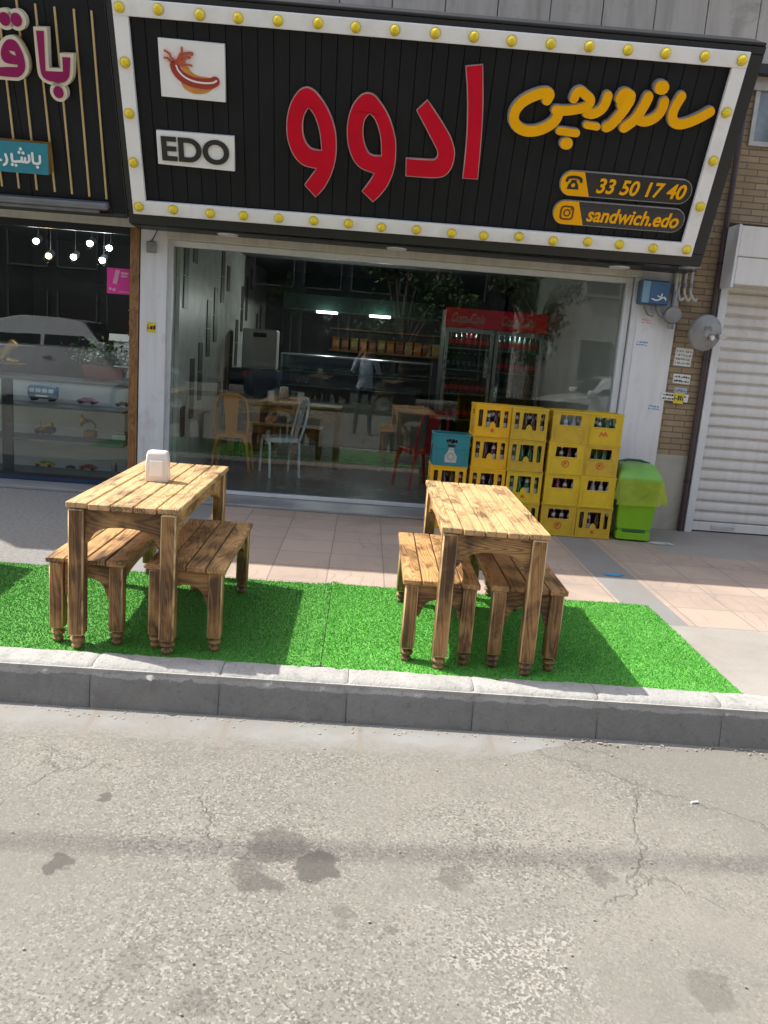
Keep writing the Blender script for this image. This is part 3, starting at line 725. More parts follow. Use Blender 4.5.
# grey sheet-metal cladding behind the sign, one lapped panel every 0.62 m
bm = BM()
for i in range(-12, 11):
    x = i * .47
    box(bm, x + .004, x + .466, -.05 + .004 * (i % 2), .03, 4.15, 5.9, bev=.004)
for v in bm.verts: v.co.y -= .2
obj('metal_cladding', bm, MAT['zinc'], bld)
bpart('ledge', MAT['black'], bld, (-6, 6, -.14, -.052, 4.26, 4.34))
# bluish arched window glimpsed past the end of the sign
w = bpart('window', MAT['pipe'], bld, (3.38, 3.42, -.03, .0, 3.72, 4.2), (3.95, 3.99, -.03, .0, 3.72, 4.2), (3.38, 3.99, -.03, .0, 3.68, 3.72), (3.42, 3.95, -.03, .0, 4.16, 4.2))
bpart('pane', M('blue_window', (.16, .19, .22), .08, 0, .5, 3, 0), w, (3.42, 3.95, -.015, -.004, 3.72, 4.16))

def at_base(root): return root.matrix_basis.translation

# ------------------------------------------------------------------ sandwich shop front
shop = thing('sandwich_shop', 'wide glass fronted sandwich shop between two white pillars', 'shop', (.28, 0, 0))
bpart('pillar', MAT['plaster'], shop, (-2.19, -1.94, -.02, .35, 0, 2.56), bev=.004)
bpart('pillar', MAT['plaster'], shop, (2.565, 2.945, -.03, .35, 0, 2.56), bev=.004)
bpart('sill', MAT['marble'], shop, (-1.94, 2.565, -.42, .03, 0, .028), bev=.006)
bpart('shutter_housing', MAT['cream'], shop, (-1.94, 2.565, -.05, .22, 2.425, 2.60), bev=.006)
bpart('soffit', MAT['black_panel'], shop, (-2.19, 2.945, -.022, .35, 2.60, 2.92))
fr = bpart('window_frame', MAT['white_alu'], shop, (-1.94, -1.90, .04, .10, .028, 2.425), (2.44, 2.50, .02, .10, .028, 2.425), (2.51, 2.565, -.02, .14, .028, 2.425),
           (-1.90, 2.44, .04, .10, 2.37, 2.425), (-1.90, 2.44, .03, .10, .028, .062), bev=.003)
bpart('pane', MAT['glass'], fr, (-1.90, -.842, .062, .074, .062, 2.37))
bpart('pane', MAT['glass'], fr, (-.838, 1.30, .078, .090, .062, 2.37))
bpart('pane', MAT['glass'], fr, (1.304, 2.44, .062, .074, .062, 2.37))
bpart('floor', MAT['floor_in'], shop, (-1.94, 2.565, .10, 7.2, -.1, .03))
bpart('ceiling', MAT['ceil'], shop, (-1.94, 2.565, .23, 7.2, 2.75, 2.9))
bpart('back_wall', MAT['dark_wall'], shop, (-2.1, 2.7, 7.2, 7.35, 0, 2.9))
bpart('side_wall', MAT['side_wall'], shop, (2.50, 2.565, .36, 7.2, .03, 2.75))
sw = bpart('side_wall', MAT['tile_lite'], shop, (-1.94, -1.90, .36, 7.2, .03, 2.75))
bm = BM()
for i in range(15):
    for j in range(7):
        if (i * 7 + j * 3) % 5 in (0, 2):
            y = .5 + i * .42; z = .5 + j * .33 + (.16 if i % 2 else 0)
            if z < 2.4: bpart('wall_tile', MAT['tile_dark'], sw, (-1.90, -1.888, y, y + .2, z, z + .32))
sf = bpart('soffit', MAT['black'], shop, (-2.19, 2.945, -.352, -.052, 2.49, 2.4985))
for x in (.2, 2.28, -1.35):
    bm = BM(); lathe(bm, [(.0, 2.484), (.075, 2.484), (.09, 2.480), (.095, 2.4895)], 24, (x - .28, -.2, 0))
    obj('downlight', bm, MAT['frame_white'], sf, smooth=40)
# ------------------------------------------------------------------ tilted sign boards
UV = Matrix(((1.0, -.0055, .0024, 0), (0, -.4045, -.9146, 0), (.006, .9145, -.4045, 0), (0, 0, 0, 1)))
def sign_root(name, label, du=0.0):
    t = thing(name, label, 'sign')
    t.matrix_basis = Matrix.Translation((-2.14, -.4, 2.59)) @ UV @ Matrix.Translation((du, 0, 0))
    return t
def cladding(bm, u0, u1, v0, v1, w0, w1, pitch, groove=.007):
    pts = [(u0, w0)]
    u = u0
    while u < u1 - 1e-6:
        e = min(u + pitch, u1)
        pts += [(u + .004, w1), (e - .004, w1), (e, w1 - groove)]
        u = e
    pts += [(u1, w0)]
    va = [bm.verts.new((p[0], v0, p[1])) for p in pts]; vb = [bm.verts.new((p[0], v1, p[1])) for p in pts]
    n = len(pts)
    bm.faces.new(va); bm.faces.new(vb[::-1])
    for i in range(n): bm.faces.new((va[i], vb[i], vb[(i + 1) % n], va[(i + 1) % n]))
    return bm
sg = sign_root('shop_sign', 'big tilted black sign with red and yellow Persian lettering inside a white bulb border')
bm = BM(); cladding(bm, .10, 4.94, .10, 1.55, -.10, .0, .126)
obj('face', bm, MAT['black_panel'], sg)
bm = BM()
box(bm, -.06, 5.11, -.10, .012, -.34, .012, .006); box(bm, -.06, 5.11, 1.60, 1.66, -.25, .012, .006)
box(bm, -.06, .015, .012, 1.60, -.3, .010, .004); box(bm, 4.975, 5.11, .012, 1.60, -.3, .010, .004)
box(bm, -.05, 5.10, .01, 1.62, -.30, -.10)
obj('casing', bm, MAT['black'], sg)
bm = BM()
box(bm, .0, 4.985, .0, .115, .012, .055, .004); box(bm, .0, 4.985, 1.50, 1.615, .012, .055, .004)
box(bm, .0, .115, .1152, 1.4998, .011, .054, .004); box(bm, 4.87, 4.985, .1152, 1.4998, .011, .054, .004)
obj('border', bm, MAT['frame_white'], sg)
bm = BM(); box(bm, -.05, 5.1, 1.6615, 1.685, -.30, .02, .006)
obj('top_cap', bm, MAT['black'], sg)
bme = None
def bulb_mesh():
    bm = BM()
    lathe(bm, [(.040, .055), (.042, .060), (.039, .064)], 20, mi=1)
    lathe(bm, [(.038, .064), (.037, .074), (.033, .086), (.024, .096), (.012, .101), (.0005, .1025)], 20)
    return bm
b0 = obj('bulb', bulb_mesh(), [MAT['bulb'], MAT['bulb_base']], sg, smooth=50)
spots = [(.057 + 4.871 * i / 16, 1.557) for i in range(17)] + [(.057 + 4.871 * i / 16, .057) for i in range(17)]
for k in (1, 2, 3): spots += [(.057, .057 + 1.5 * k / 4), (4.928, .057 + 1.5 * k / 4)]
for i, (u, v) in enumerate(spots):
    b = b0 if i == 0 else b0.copy()
    if i: COL.objects.link(b); b.parent = sg
    b.location = (u + rng.normal(0, .004), v + rng.normal(0, .003), rng.normal(0, .0015)); b.rotation_euler = (rng.normal(0, .06), rng.normal(0, .06), rng.uniform(0, 6))
for loops in RED:
    e = plate('letter', [loops[0]] + loops[1:], .0, .045, MAT['red_edge'], sg, smooth=True)
    # the coloured face sits a little inside its pale edge
    cu_loops = [loops[0]] + loops[1:]
    f = plate('letter_face', cu_loops, .0462, .0482, MAT['red'], e, bev=.0, smooth=True)
    inset = .008
    me = f.data
    def shrink(me, loops):
        P = [smooth_loop(l) for l in loops]
        cen = None
        nrm = {}
        for li, l in enumerate(P):
            n = len(l); area = sum(l[i - 1].cross(l[i]) for i in range(n))
            s = 1 if area > 0 else -1
            if li: s = -s
            for i in range(n):
                d = (l[(i + 1) % n] - l[i - 1]); d = d.normalized() if d.length > 1e-9 else Vector((1, 0))
                nrm[(round(l[i].x, 4), round(l[i].y, 4))] = Vector((-d.y, d.x)) * s
        for v in me.vertices:
            k = (round(v.co.x, 4), round(v.co.y, 4))
            if k in nrm: v.co.x += nrm[k].x * inset; v.co.y += nrm[k].y * inset
    shrink(me, cu_loops)
for i, (pts, w) in enumerate(YEL):
    bm = BM(); ribbon(bm, [(p[0] - .006, p[1] + .004) for p in pts], w - .004, .0, .040 + .0021 * i)
    e = obj('letter', bm, MAT['yel_edge'], sg)
    bm = BM(); ribbon(bm, pts, w - .014, .030, .052 + .0021 * i)
    obj('letter_face', bm, MAT['yel'], e)
# the two white plates
pl = plate('logo_plate', [[HD[3], HD[2], HD[1], HD[0]]], .0, .05, MAT['white'], sg, bev=.004)
plate('bun', [smooth_loop(HDBUN)], .0515, .0545, MAT['bun'], pl)
plate('bun', [smooth_loop(HDBUN2)], .0513, .0535, MAT['bun'], pl)
bm = BM(); ribbon(bm, HDSAU[0], .075, .05, .0575); obj('sausage', bm, MAT['sausage'], pl)
bm = BM(); ribbon(bm, [(p[0] + .012, p[1] + .006) for p in HDSAU[0]], .013, .057, .0605); obj('sauce', bm, MAT['white'], pl)
bm = BM()
for i, s in enumerate(HDSPL): ribbon(bm, s, .020 if i < 3 else .012, .05, .0625 + .0016 * i)
obj('sauce', bm, MAT['sauce'], pl)
pl = plate('name_plate', [[EDO[3], EDO[2], EDO[1], EDO[0]]], .0, .05, MAT['white'], sg, bev=.004)
text_obj('lettering', 'EDO', MAT['ink'], pl, w=.565, h=.195, bold=.028, extrude=.012, center=(.578, .562), z=.0505)
# contact pills
for k, (px, tx, ic, txt) in enumerate(zip(PILL, PTXT, ICON, ('33 50 17 40', 'sandwich.edo'))):
    cy = (px[2][1] + px[3][1]) / 2; hh = .207
    x0, x1 = px[0][0], px[1][0]
    p = plate('contact_strip', [rrect(x0, x1, cy - hh / 2, cy + hh / 2, hh / 2 - .002, 8)], .0, .030, MAT['yel_edge'], sg)
    plate('strip_face', [rrect(x0 + .008, x1 - .008, cy - hh / 2 + .008, cy + hh / 2 - .008, hh / 2 - .012, 8)], .0302, .034, MAT['gloss_black'], p)
    xi = ic[2][0]
    left = [q for q in rrect(x0 + .006, x0 + .5, cy - hh / 2 + .006, cy + hh / 2 - .006, hh / 2 - .01, 8) if q[0] < x0 + .2]
    ico = plate('icon', [[(xi, cy - hh / 2 + .006), (xi - .075, cy + hh / 2 - .006)] + left], .0342, .042, MAT['yel'], p)
    cx = ic[0][0]
    if k == 0:
        sh = [(cx - .05, cy - .045), (cx + .05, cy - .045), (cx + .043, cy - .01), (cx + .022, cy + .018), (cx + .022, cy + .032), (cx - .022, cy + .032), (cx - .022, cy + .018), (cx - .043, cy - .01)]
        plate('mark', [sh, circle(cx, cy - .012, .018, 14)], .0422, .045, MAT['ink'], ico)
        bm = BM(); ribbon(bm, [(cx - .062, cy + .022), (cx - .05, cy + .045), (cx, cy + .055), (cx + .05, cy + .045), (cx + .062, cy + .022)], .024, .0415, .0455)
        obj('mark', bm, MAT['ink'], ico)
    else:
        ink = M('icon_brown', (.16, .045, .01), .5)
        plate('mark', [rrect(cx - .06, cx + .06, cy - .06, cy + .06, .03), rrect(cx - .046, cx + .046, cy - .046, cy + .046, .022)], .0422, .045, ink, ico)
        plate('mark', [circle(cx, cy, .032, 24), circle(cx, cy, .020, 24)], .0422, .0447, ink, ico)
        plate('mark', [circle(cx + .033, cy + .033, .008, 12)], .0422, .0446, ink, ico)
    text_obj('lettering', txt, MAT['yel'], p, w=(.775 if k == 0 else .815), h=(.125 if k == 0 else .125), bold=.022, shear=.18, extrude=.006, center=((tx[0][0] + tx[1][0]) / 2, cy - (.002 if k == 0 else .0)), z=.0342)

sl = sign_root('shop_sign', 'black sign with ivory edged magenta Persian letters and thin gold strips, partly cut off')
bm = BM(); cladding(bm, -3.6, -.075, -.02, 2.2, -.10, .0, .34, .005)
obj('face', bm, MAT['black_panel'], sl)
bm = BM(); box(bm, -3.6, -.072, -.06, -.022, -.34, .010, .006); box(bm, -3.6, -.076, -.05, 2.2, -.3, -.102); box(bm, -.0745, -.066, -.05, 2.2, -.3, .006)
obj('casing', bm, MAT['black'], sl)
bm = BM(); box(bm, -3.6, -.215, .016, .075, .002, .085, .012); box(bm, -3.6, -.30, -.02, .014, .002, .06, .006)
obj('light_trough', bm, MAT['grey_cap'], sl)
ST = [(a, b) for a, b in zip(STRIPB[:5], STRIPT)] + [(STRIPB[5], (-.89, 1.54)), (STRIPB[6], (-1.035, 1.54)), ((-1.28, .14), (-1.18, 1.55)), ((-1.43, .14), (-1.33, 1.55))]
for a, b in ST:
    bm = BM()
    d = Vector((b[0] - a[0], b[1] - a[1])).normalized(); nn = Vector((-d.y, d.x)) * .008
    q = [(a[0] + nn.x, a[1] + nn.y), (a[0] - nn.x, a[1] - nn.y), (b[0] - nn.x, b[1] - nn.y), (b[0] + nn.x, b[1] + nn.y)]
    prism(bm, q, 'z', .0005, .016)
    obj('strip', bm, MAT['gold'], sl)
for a, b in zip(MAG_C, MAG_M):
    e = plate('letter', [a[0]], .03, .10, MAT['ivory'], sl, smooth=True)
    plate('letter_face', b, .1003, .106, MAT['mag'], e, smooth=True)
    plate('letter_side', [a[0]], .0165, .03, MAT['goldside'], e, smooth=True)
for (p, w) in MAG_D:
    e = plate('dot', [circle(p[0], p[1], w * .95, 24, w * .98)], .03, .10, MAT['ivory'], sl)
    plate('dot_face', [circle(p[0], p[1], w * .56, 24, w * .62)], .1003, .106, MAT['mag'], e)
e = plate('name_plate', [[(-1.7, .537), (-.642, .531), (-.673, .283), (-1.7, .287)]], .017, .094, MAT['goldside'], sl)
pf = plate('plate_face', [[(-1.7, .537), (-.644, .531), (-.675, .283), (-1.7, .287)]], .0942, .10, MAT['cyan'], e)
for i, s in enumerate(CYT):
    bm = BM(); ribbon(bm, s, .019, .10, .104 + .0012 * i); obj('lettering', bm, MAT['white'], pf)
for i, p in enumerate(CYD):
    plate('lettering', [circle(p[0], p[1], .0125, 12)], .10, .105, MAT['white'], pf)

# ------------------------------------------------------------------ neighbour shop front on the left
ts = thing('gift_shop', 'small gift shop window with brown timber post, left of the sandwich shop', 'shop', (-3.2, 0, 0))
bpart('door_post', MAT['walnut'], ts, (-2.285, -2.20, -.025, .12, .03, 2.50), bev=.004)
bpart('header', MAT['cream'], ts, (-4.6, -2.20, -.03, .2, 2.505, 2.66), bev=.006)
bpart('lintel', MAT['dark_wall'], ts, (-4.6, -2.20, .0, .3, 2.66, 2.92))
bpart('sill', MAT['marble'], ts, (-4.6, -2.20, -.30, .02, 0, .03), bev=.005)
bpart('plinth', MAT['navy'], ts, (-4.6, -2.285, .02, .10, .03, .075), bev=.004)
wf = bpart('window_frame', MAT['black'], ts, (-4.6, -2.285, .02, .07, 2.44, 2.505), (-4.6, -2.285, .02, .07, .0755, .10), (-4.6, -4.56, .02, .07, .10, 2.44), bev=.002)
bpart('pane', MAT['glass'], wf, (-4.555, -2.287, .038, .05, .10, 2.44))
bpart('floor', MAT['dark_wall'], ts, (-4.6, -2.2, .101, 3.5, -.05, .03))
bpart('ceiling', MAT['ceil'], ts, (-4.6, -2.2, .2, 3.5, 2.66, 2.8))
bpart('back_wall', MAT['dark_wall'], ts, (-4.6, -2.2, 3.5, 3.6, 0, 2.9))
bpart('side_wall', MAT['dark_wall'], ts, (-2.25, -2.195, .121, 3.5, .03, 2.66), (-4.7, -4.6, .0, 3.5, .03, 2.66))
cab = thing('display_shelf', 'white backed display shelf with three dark shelves behind the left window', 'shelf', (-3.3, .42, .03))
bpart('back_panel', MAT['white'], cab, (-3.92, -2.40, .62, .64, .03, .97))
for z in (.05, .395, .735): bpart('shelf', MAT['grey_cap'], cab, (-4.3, -2.40, .22, .62, z, z + .02))
bpart('upright', MAT['black'], cab, (-3.60, -3.50, .20, .24, .03, 1.0)); bpart('upright', MAT['black'], cab, (-4.34, -4.30, .22, .62, .03, 1.0))
bpart('top', MAT['grey_cap'], cab, (-4.3, -2.40, .60, 1.3, .97, .99))

# ------------------------------------------------------------------ roller shutter on the right
rs = thing('roller_shutter', 'closed white metal roller shutter on the right', 'shutter', (4.2, 0, 0))
bm = BM(); pts = []
z = .10
while z < 2.5:
    pts += [(.05, z), (.02, z + .018), (.012, z + .05), (.022, z + .085), (.05, z + .1), (.055, z + .104)]
    z += .108
pts = [(p[0], p[1]) for p in pts]
va = [bm.verts.new((3.40 - 4.2, p[0], p[1])) for p in pts]; vb = [bm.verts.new((6.4 - 4.2, p[0], p[1])) for p in pts]
for i in range(len(pts) - 1): bm.faces.new((va[i], vb[i], vb[i + 1], va[i + 1]))
obj('slat_curtain', bm, MAT['shutter'], rs, smooth=35)
bpart('bottom_bar', MAT['shutter'], rs, (3.40, 6.4, .0, .05, .012, .10), bev=.004)
bpart('guide_rail', MAT['white_alu'], rs, (3.325, 3.40, -.07, .10, 0, 2.40), bev=.004)
bpart('hood', MAT['shutter'], rs, (3.325, 6.4, -.30, .16, 2.66, 2.93), (3.33, 6.4, -.297, .16, 2.41, 2.655), bev=.008)
bpart('hood_side', MAT['white_alu'], rs, (3.30, 3.324, -.31, .16, 2.38, 2.94), bev=.003)
bpart('lock_plate', MAT['chrome'], rs, (3.62, 3.86, -.008, .0, .035, .075), bev=.003)
dp = thing('drain_pipe', 'thin dark brown pipe running down beside the shutter rail', 'pipe', (3.285, -.045, 0))
bm = BM(); tube(bm, [(0, 0, .0), (0, 0, 3.2), (0, 0.0, 4.1)], .026, 12)
obj('tube', bm, MAT['brownpipe'], dp, smooth=40)
for z in (.5, 1.7, 2.6):
    bm = BM(); lathe(bm, [(.030, z), (.030, z + .025)], 12); obj('clip', bm, MAT['black'], dp)
# ------------------------------------------------------------------ tables and benches
def leg_bm(x, y, top, w, foot=.075):
    bm = BM()
    h = w / 2
    box(bm, x - h, x + h, y - h, y + h, foot, top, bev=.007, bmi=1)
    lathe(bm, [(h * .62, foot + .006), (h * .58, foot - .010), (h * .92, foot - .018), (h * 1.0, foot - .026), (h * .9, foot - .034), (h * .55, foot - .040),
               (h * .62, foot - .048), (h * .80, foot - .058), (h * .74, foot - .068), (h * .5, 0.006), (h * .48, 0.0)], 14, (x, y, 0))
    return bm
def arch_bm(x0, x1, top, depth, yc, th, low, axis='x', rise=.5):
    """end board with an arched lower edge that runs down beside the legs"""
    pts = [(x0, top), (x0, low)]
    n = 12
    for i in range(n + 1):
        u = i / n
        x = x0 + .012 + (x1 - x0 - .024) * u
        e = abs(2 * u - 1)
        z = (top - depth) - (top - depth - low) * (1 - math.sqrt(max(0, 1 - e ** 2.6))) if e > rise * .2 else top - depth
        pts.append((x, z))
    pts += [(x1, low), (x1, top)]
    bm = BM()
    if axis == 'x': prism(bm, pts, 'y', yc - th / 2, yc + th / 2, bev=.002)
    else: prism(bm, pts, 'x', yc - th / 2, yc + th / 2, bev=.002)
    return bm
def planks_bm(w, L, z0, z1, n, gap=.006):
    bm = BM(); pw = w / n
    for i in range(n):
        a = -w / 2 + pw * i + gap / 2; b = -w / 2 + pw * (i + 1) - gap / 2
        dz = rng.normal(0, .0012); dy = rng.normal(0, .003)
        box(bm, a, b, -L / 2 + dy, L / 2 + dy, z0 + dz, z1 + dz, bev=.004)
    return bm
def make_table(label, group):
    t = thing('wooden_table', label, 'table', group=group)
    w, L, H = .546, 1.42, .75
    obj('tabletop', planks_bm(w, L, H - .03, H, 5), MAT['wood_y'], t)
    lx, ly = .222, .676
    for sx in (-1, 1):
        for sy in (-1, 1):
            obj('leg', leg_bm(sx * lx, sy * ly, H - .031, .075), [MAT['wood_z'], MAT['wood_e']], t, smooth=40)
    for sy in (-1, 1):
        obj('apron', arch_bm(-lx + .038, lx - .038, H - .031, .085, sy * ly, .026, H - .20), MAT['wood_x'], t)
    for sx in (-1, 1):
        obj('apron', arch_bm(-ly + .038, ly - .038, H - .031, .085, sx * lx, .026, H - .20, 'y'), MAT['wood_b'], t)
    return t
def make_bench(label, group):
    t = thing('wooden_bench', label, 'bench', group=group)
    w, L, H = .40, 1.07, .45
    obj('seat', planks_bm(w, L, H - .028, H, 4), MAT['wood_b'], t)
    lx, ly = .148, .495
    for sx in (-1, 1):
        for sy in (-1, 1):
            obj('leg', leg_bm(sx * lx, sy * ly, H - .029, .070), [MAT['wood_z'], MAT['wood_e']], t, smooth=40)
    for sy in (-1, 1):
        obj('end_board', arch_bm(-lx + .036, lx - .036, H - .029, .075, sy * ly, .025, H - .20), MAT['wood_x'], t)
    for sx in (-1, 1):
        obj('apron', arch_bm(-ly + .036, ly - .036, H - .029, .065, sx * lx, .024, H - .17, 'y'), MAT['wood_b'], t)
    return t
GT, GB = 'scorched pine tables on the artificial grass', 'scorched pine benches beside the outdoor tables'
T1 = make_table('wooden table with a white napkin box standing on it', GT); T1.location = (-1.12, -3.456, .006)
T2 = copy_tree(T1); T2.location = (.705, -3.43, .006); T2.rotation_euler.z = R(-.8); T2['label'] = 'bare wooden table in front of the yellow crates'
B1 = make_bench('sunlit wooden bench left of the table with the napkin box', GB); B1.location = (-1.32, -3.556, .006)
for (x, y, rz, lab) in ((-.83, -3.560, .6, 'shaded wooden bench right of the table with the napkin box'), (.468, -3.525, -.8, 'sunlit wooden bench left of the bare table'),
                        (.915, -3.53, -.5, 'shaded wooden bench right of the bare table, nearest the yellow crates')):
    b = copy_tree(B1); b.location = (x, y, .006); b.rotation_euler.z = R(rz); b['label'] = lab
# the next table along, just outside the picture: its shadow reaches in
T3 = copy_tree(T1); T3.location = (-2.88, -3.40, .006); T3['label'] = 'wooden table farthest along the grass mat from the crates, only its shadow in view'
b = copy_tree(B1); b.location = (-2.56, -3.63, .006); b['label'] = 'wooden bench farthest along the grass mat from the crates, only its shadow in view'

nb = thing('napkin_dispenser', 'white plastic napkin dispenser standing on the left wooden table', 'napkin box', (-1.135, -3.44, .757), R(3))
bm = BM()
secs = []
for z, hx, hy in ((0, .062, .045), (.004, .064, .047), (.10, .062, .044), (.150, .058, .040), (.168, .052, .034), (.172, .044, .026)):
    secs.append([bm.verts.new((x, y, z)) for x, y in rrect(-hx, hx, -hy, hy, .012, 4)])
for a, b2 in zip(secs, secs[1:]):
    n = len(a)
    for i in range(n): bm.faces.new((a[i], a[(i + 1) % n], b2[(i + 1) % n], b2[i]))
bm.faces.new(secs[0]); bm.faces.new(secs[-1])
obj('shell', bm, M('white_plastic', (.74, .72, .69), .35, 0, .04, 8, .03), nb, smooth=50)
bm = BM(); box(bm, -.035, .035, -.0495, -.0445, .03, .12, .002); obj('slot', bm, MAT['white'], nb)

# ------------------------------------------------------------------ drink crates
CW, CD, CH = .328, .27, .288
def crate_shell(kind):
    """front plate with openings, back plate left solid to keep the inside dark, side plates with a hand hole, floor and rims"""
    h, w = CH, CW
    out = [(-w / 2, 0), (w / 2, 0), (w / 2, h), (-w / 2, h)]
    if kind == 'slots':
        holes = [rrect(-.134, -.096, .088, .242, .012, 3), rrect(.096, .134, .088, .242, .012, 3),
                 [(-.066, .088), (-.030, .088), (-.022, .122), (.0, .140), (.022, .122), (.030, .088), (.066, .088), (.060, .242), (-.060, .242)]]
    elif kind == 'window':
        holes = [[(-.100, .160), (.100, .160), (.094, .250), (-.094, .250)]]
    else:
        holes = [rrect(-.05, .05, .205, .242, .015, 3)]
    bm = BM()
    def add(loops, M4, t=.012):
        cu = bpy.data.curves.new('p', 'CURVE'); cu.dimensions = '2D'; cu.fill_mode = 'BOTH'; cu.extrude = t / 2 - .0015; cu.bevel_depth = .0015; cu.bevel_resolution = 0; cu.offset = -.0015
        for lp in loops:
            sp = cu.splines.new('POLY'); sp.points.add(len(lp) - 1)
            for i, p in enumerate(lp): sp.points[i].co = (p[0], p[1], 0, 1)
            sp.use_cyclic_u = True
        me = curve_mesh(cu); bpy.data.curves.remove(cu)
        me.transform(M4); bm.from_mesh(me); bpy.data.meshes.remove(me)
    rx = Matrix.Rotation(R(90), 4, 'X')
    add([out] + holes, Matrix.Translation((0, .006, 0)) @ rx)
    add([out], Matrix.Translation((0, CD - .006, 0)) @ rx)  # unseen back closed on purpose so light stays out of the crate
    so = [(-CD / 2 + .013, 0), (CD / 2 - .013, 0), (CD / 2 - .013, h), (-CD / 2 + .013, h)]
    for sx in (-1, 1):
        add([so, rrect(-.06, .06, .19, .235, .018, 3)], Matrix.Translation((sx * (w / 2 - .006), CD / 2, 0)) @ Matrix.Rotation(R(90), 4, 'Z') @ rx)
    box(bm, -w / 2 + .013, w / 2 - .013, .013, CD - .013, .004, .012)
    # raised rims and corner posts
    for z0, z1 in ((.0, .014), (h - .016, h - .001)):
        box(bm, -w / 2 - .004, w / 2 + .004, -.004, -.0002, z0, z1, .001)
        for sx in (-1, 1): box(bm, min(sx * (w / 2 + .0002), sx * (w / 2 + .004)), max(sx * (w / 2 + .0002), sx * (w / 2 + .004)), .0, CD, z0, z1, .001)
    for sx in (-1, 1): box(bm, sx * (w / 2 - .012) - .007, sx * (w / 2 - .012) + .007, -.0035, -.0002, .0145, h - .0165, .001)
    if kind == 'slots':
        for x in (-.079, .079): box(bm, x - .004, x + .004, -.003, -.0002, .0145, h - .03, .001)
        box(bm, -w / 2 + .02, w / 2 - .02, -.003, -.0002, .078, .083, .001)
    else:
        box(bm, -w / 2 + .02, w / 2 - .02, -.003, -.0002, .150, .156, .001)
        for x in (-.125, .125): box(bm, x - .0035, x + .0035, -.003, -.0002, .0145, .149, .001)
    # bottle dividers inside
    for k in range(1, 4): box(bm, -w / 2 + .0135 + (w - .027) * k / 4 - .0015, -w / 2 + .0135 + (w - .027) * k / 4 + .0015, .014, CD - .014, .013, .085)
    me = bpy.data.meshes.new('crate_body'); bmesh.ops.recalc_face_normals(bm, faces=bm.faces[:]); bm.to_mesh(me); bm.free()
    return me
SHELL = {k: crate_shell(k) for k in ('slots', 'window', 'panel')}
BODY = {}
def crate_body(kind, mat):
    if (kind, mat) not in BODY:
        me = SHELL[kind].copy(); me.materials.clear(); me.materials.append(MAT[mat]); BODY[(kind, mat)] = me
    return BODY[(kind, mat)]
def bottle_mesh(glass, cap, lab):
    bm = BM()
    lathe(bm, [(.024, .0), (.029, .004), (.030, .02), (.030, .125), (.027, .150), (.015, .180), (.0125, .225)], 12, mi=0)
    lathe(bm, [(.0305, .165 - .1), (.0305, .120)], 12, mi=1)
    lathe(bm, [(.0150, .222), (.0155, .236), (.013, .241)], 12, mi=2)
    lathe(bm, [(.0225, .166), (.0170, .182), (.0155, .194)], 12, mi=1)
    me = bpy.data.meshes.new('bottle'); bmesh.ops.recalc_face_normals(bm, faces=bm.faces[:])
    for f in bm.faces: f.smooth = True
    bm.to_mesh(me); bm.free()
    me.set_sharp_from_angle(angle=R(40))
    for m in (glass, lab, cap): me.materials.append(MAT[m])
    return me
BOT = {'gp': bottle_mesh('bottle_g', 'cap_s', 'bottle_g'), 'bp': bottle_mesh('bottle_b', 'cap_red', 'bottle_b'), 'rp': bottle_mesh('bottle_r', 'cap_red', 'bottle_r'), 'cp': bottle_mesh('bottle_c', 'cap_s', 'bottle_c'), 'np': bottle_mesh('bottle_g', 'cap_red', 'bottle_g'),
       'g': bottle_mesh('bottle_g', 'cap_s', 'label'), 'b': bottle_mesh('bottle_b', 'cap_s', 'label'), 'r': bottle_mesh('bottle_r', 'cap_red', 'label'), 'c': bottle_mesh('bottle_c', 'cap_s', 'label'),
       'n': bottle_mesh('bottle_g', 'cap_red', 'bottle_g')}
BNAME = {'g': 'green', 'b': 'dark brown', 'r': 'red', 'c': 'pale clear', 'n': 'unlabelled green'}
MARK = {}
def mark_obj(kind, parent, mat='logo_red'):
    if kind == 'star':
        pts = []
        for i in range(10):
            r = .022 if i % 2 == 0 else .010
            pts.append((r * math.sin(i * PI / 5), .058 + r * math.cos(i * PI / 5)))
        loops = [pts]
    elif kind == 'round':
        loops = [circle(0, .098, .034, 24), circle(0, .098, .028, 24)]
    elif kind == 'script':
        loops = [[(-.042, .075), (-.034, .075), (-.020, .105), (-.004, .080), (.004, .080), (.016, .108), (.026, .084), (.042, .084), (.042, .092), (.030, .094), (.016, .124), (.008, .118), (-.001, .096), (-.018, .120), (-.026, .118)]]
    else:
        loops = [[(-.022, .045), (.022, .045), (.022, .052), (.006, .052), (.010, .072), (.002, .072), (-.002, .056), (-.010, .072), (-.018, .068), (-.014, .052), (-.022, .052)]]
    o = plate('emblem', loops, .0002, .0022, MAT[mat], parent)
    o.rotation_euler = (R(90), 0, 0)
    if kind == 'round':
        q = plate('emblem_figure', [[(-.016, .082), (-.008, .080), (-.002, .094), (.008, .094), (.012, .100), (.004, .104), (.016, .112), (.010, .118), (-.004, .110), (-.012, .116), (-.018, .110), (-.010, .100)]], .0002, .0024, MAT[mat], o)
    return o
ROWN = ['bottom', 'third', 'second', 'topmost']
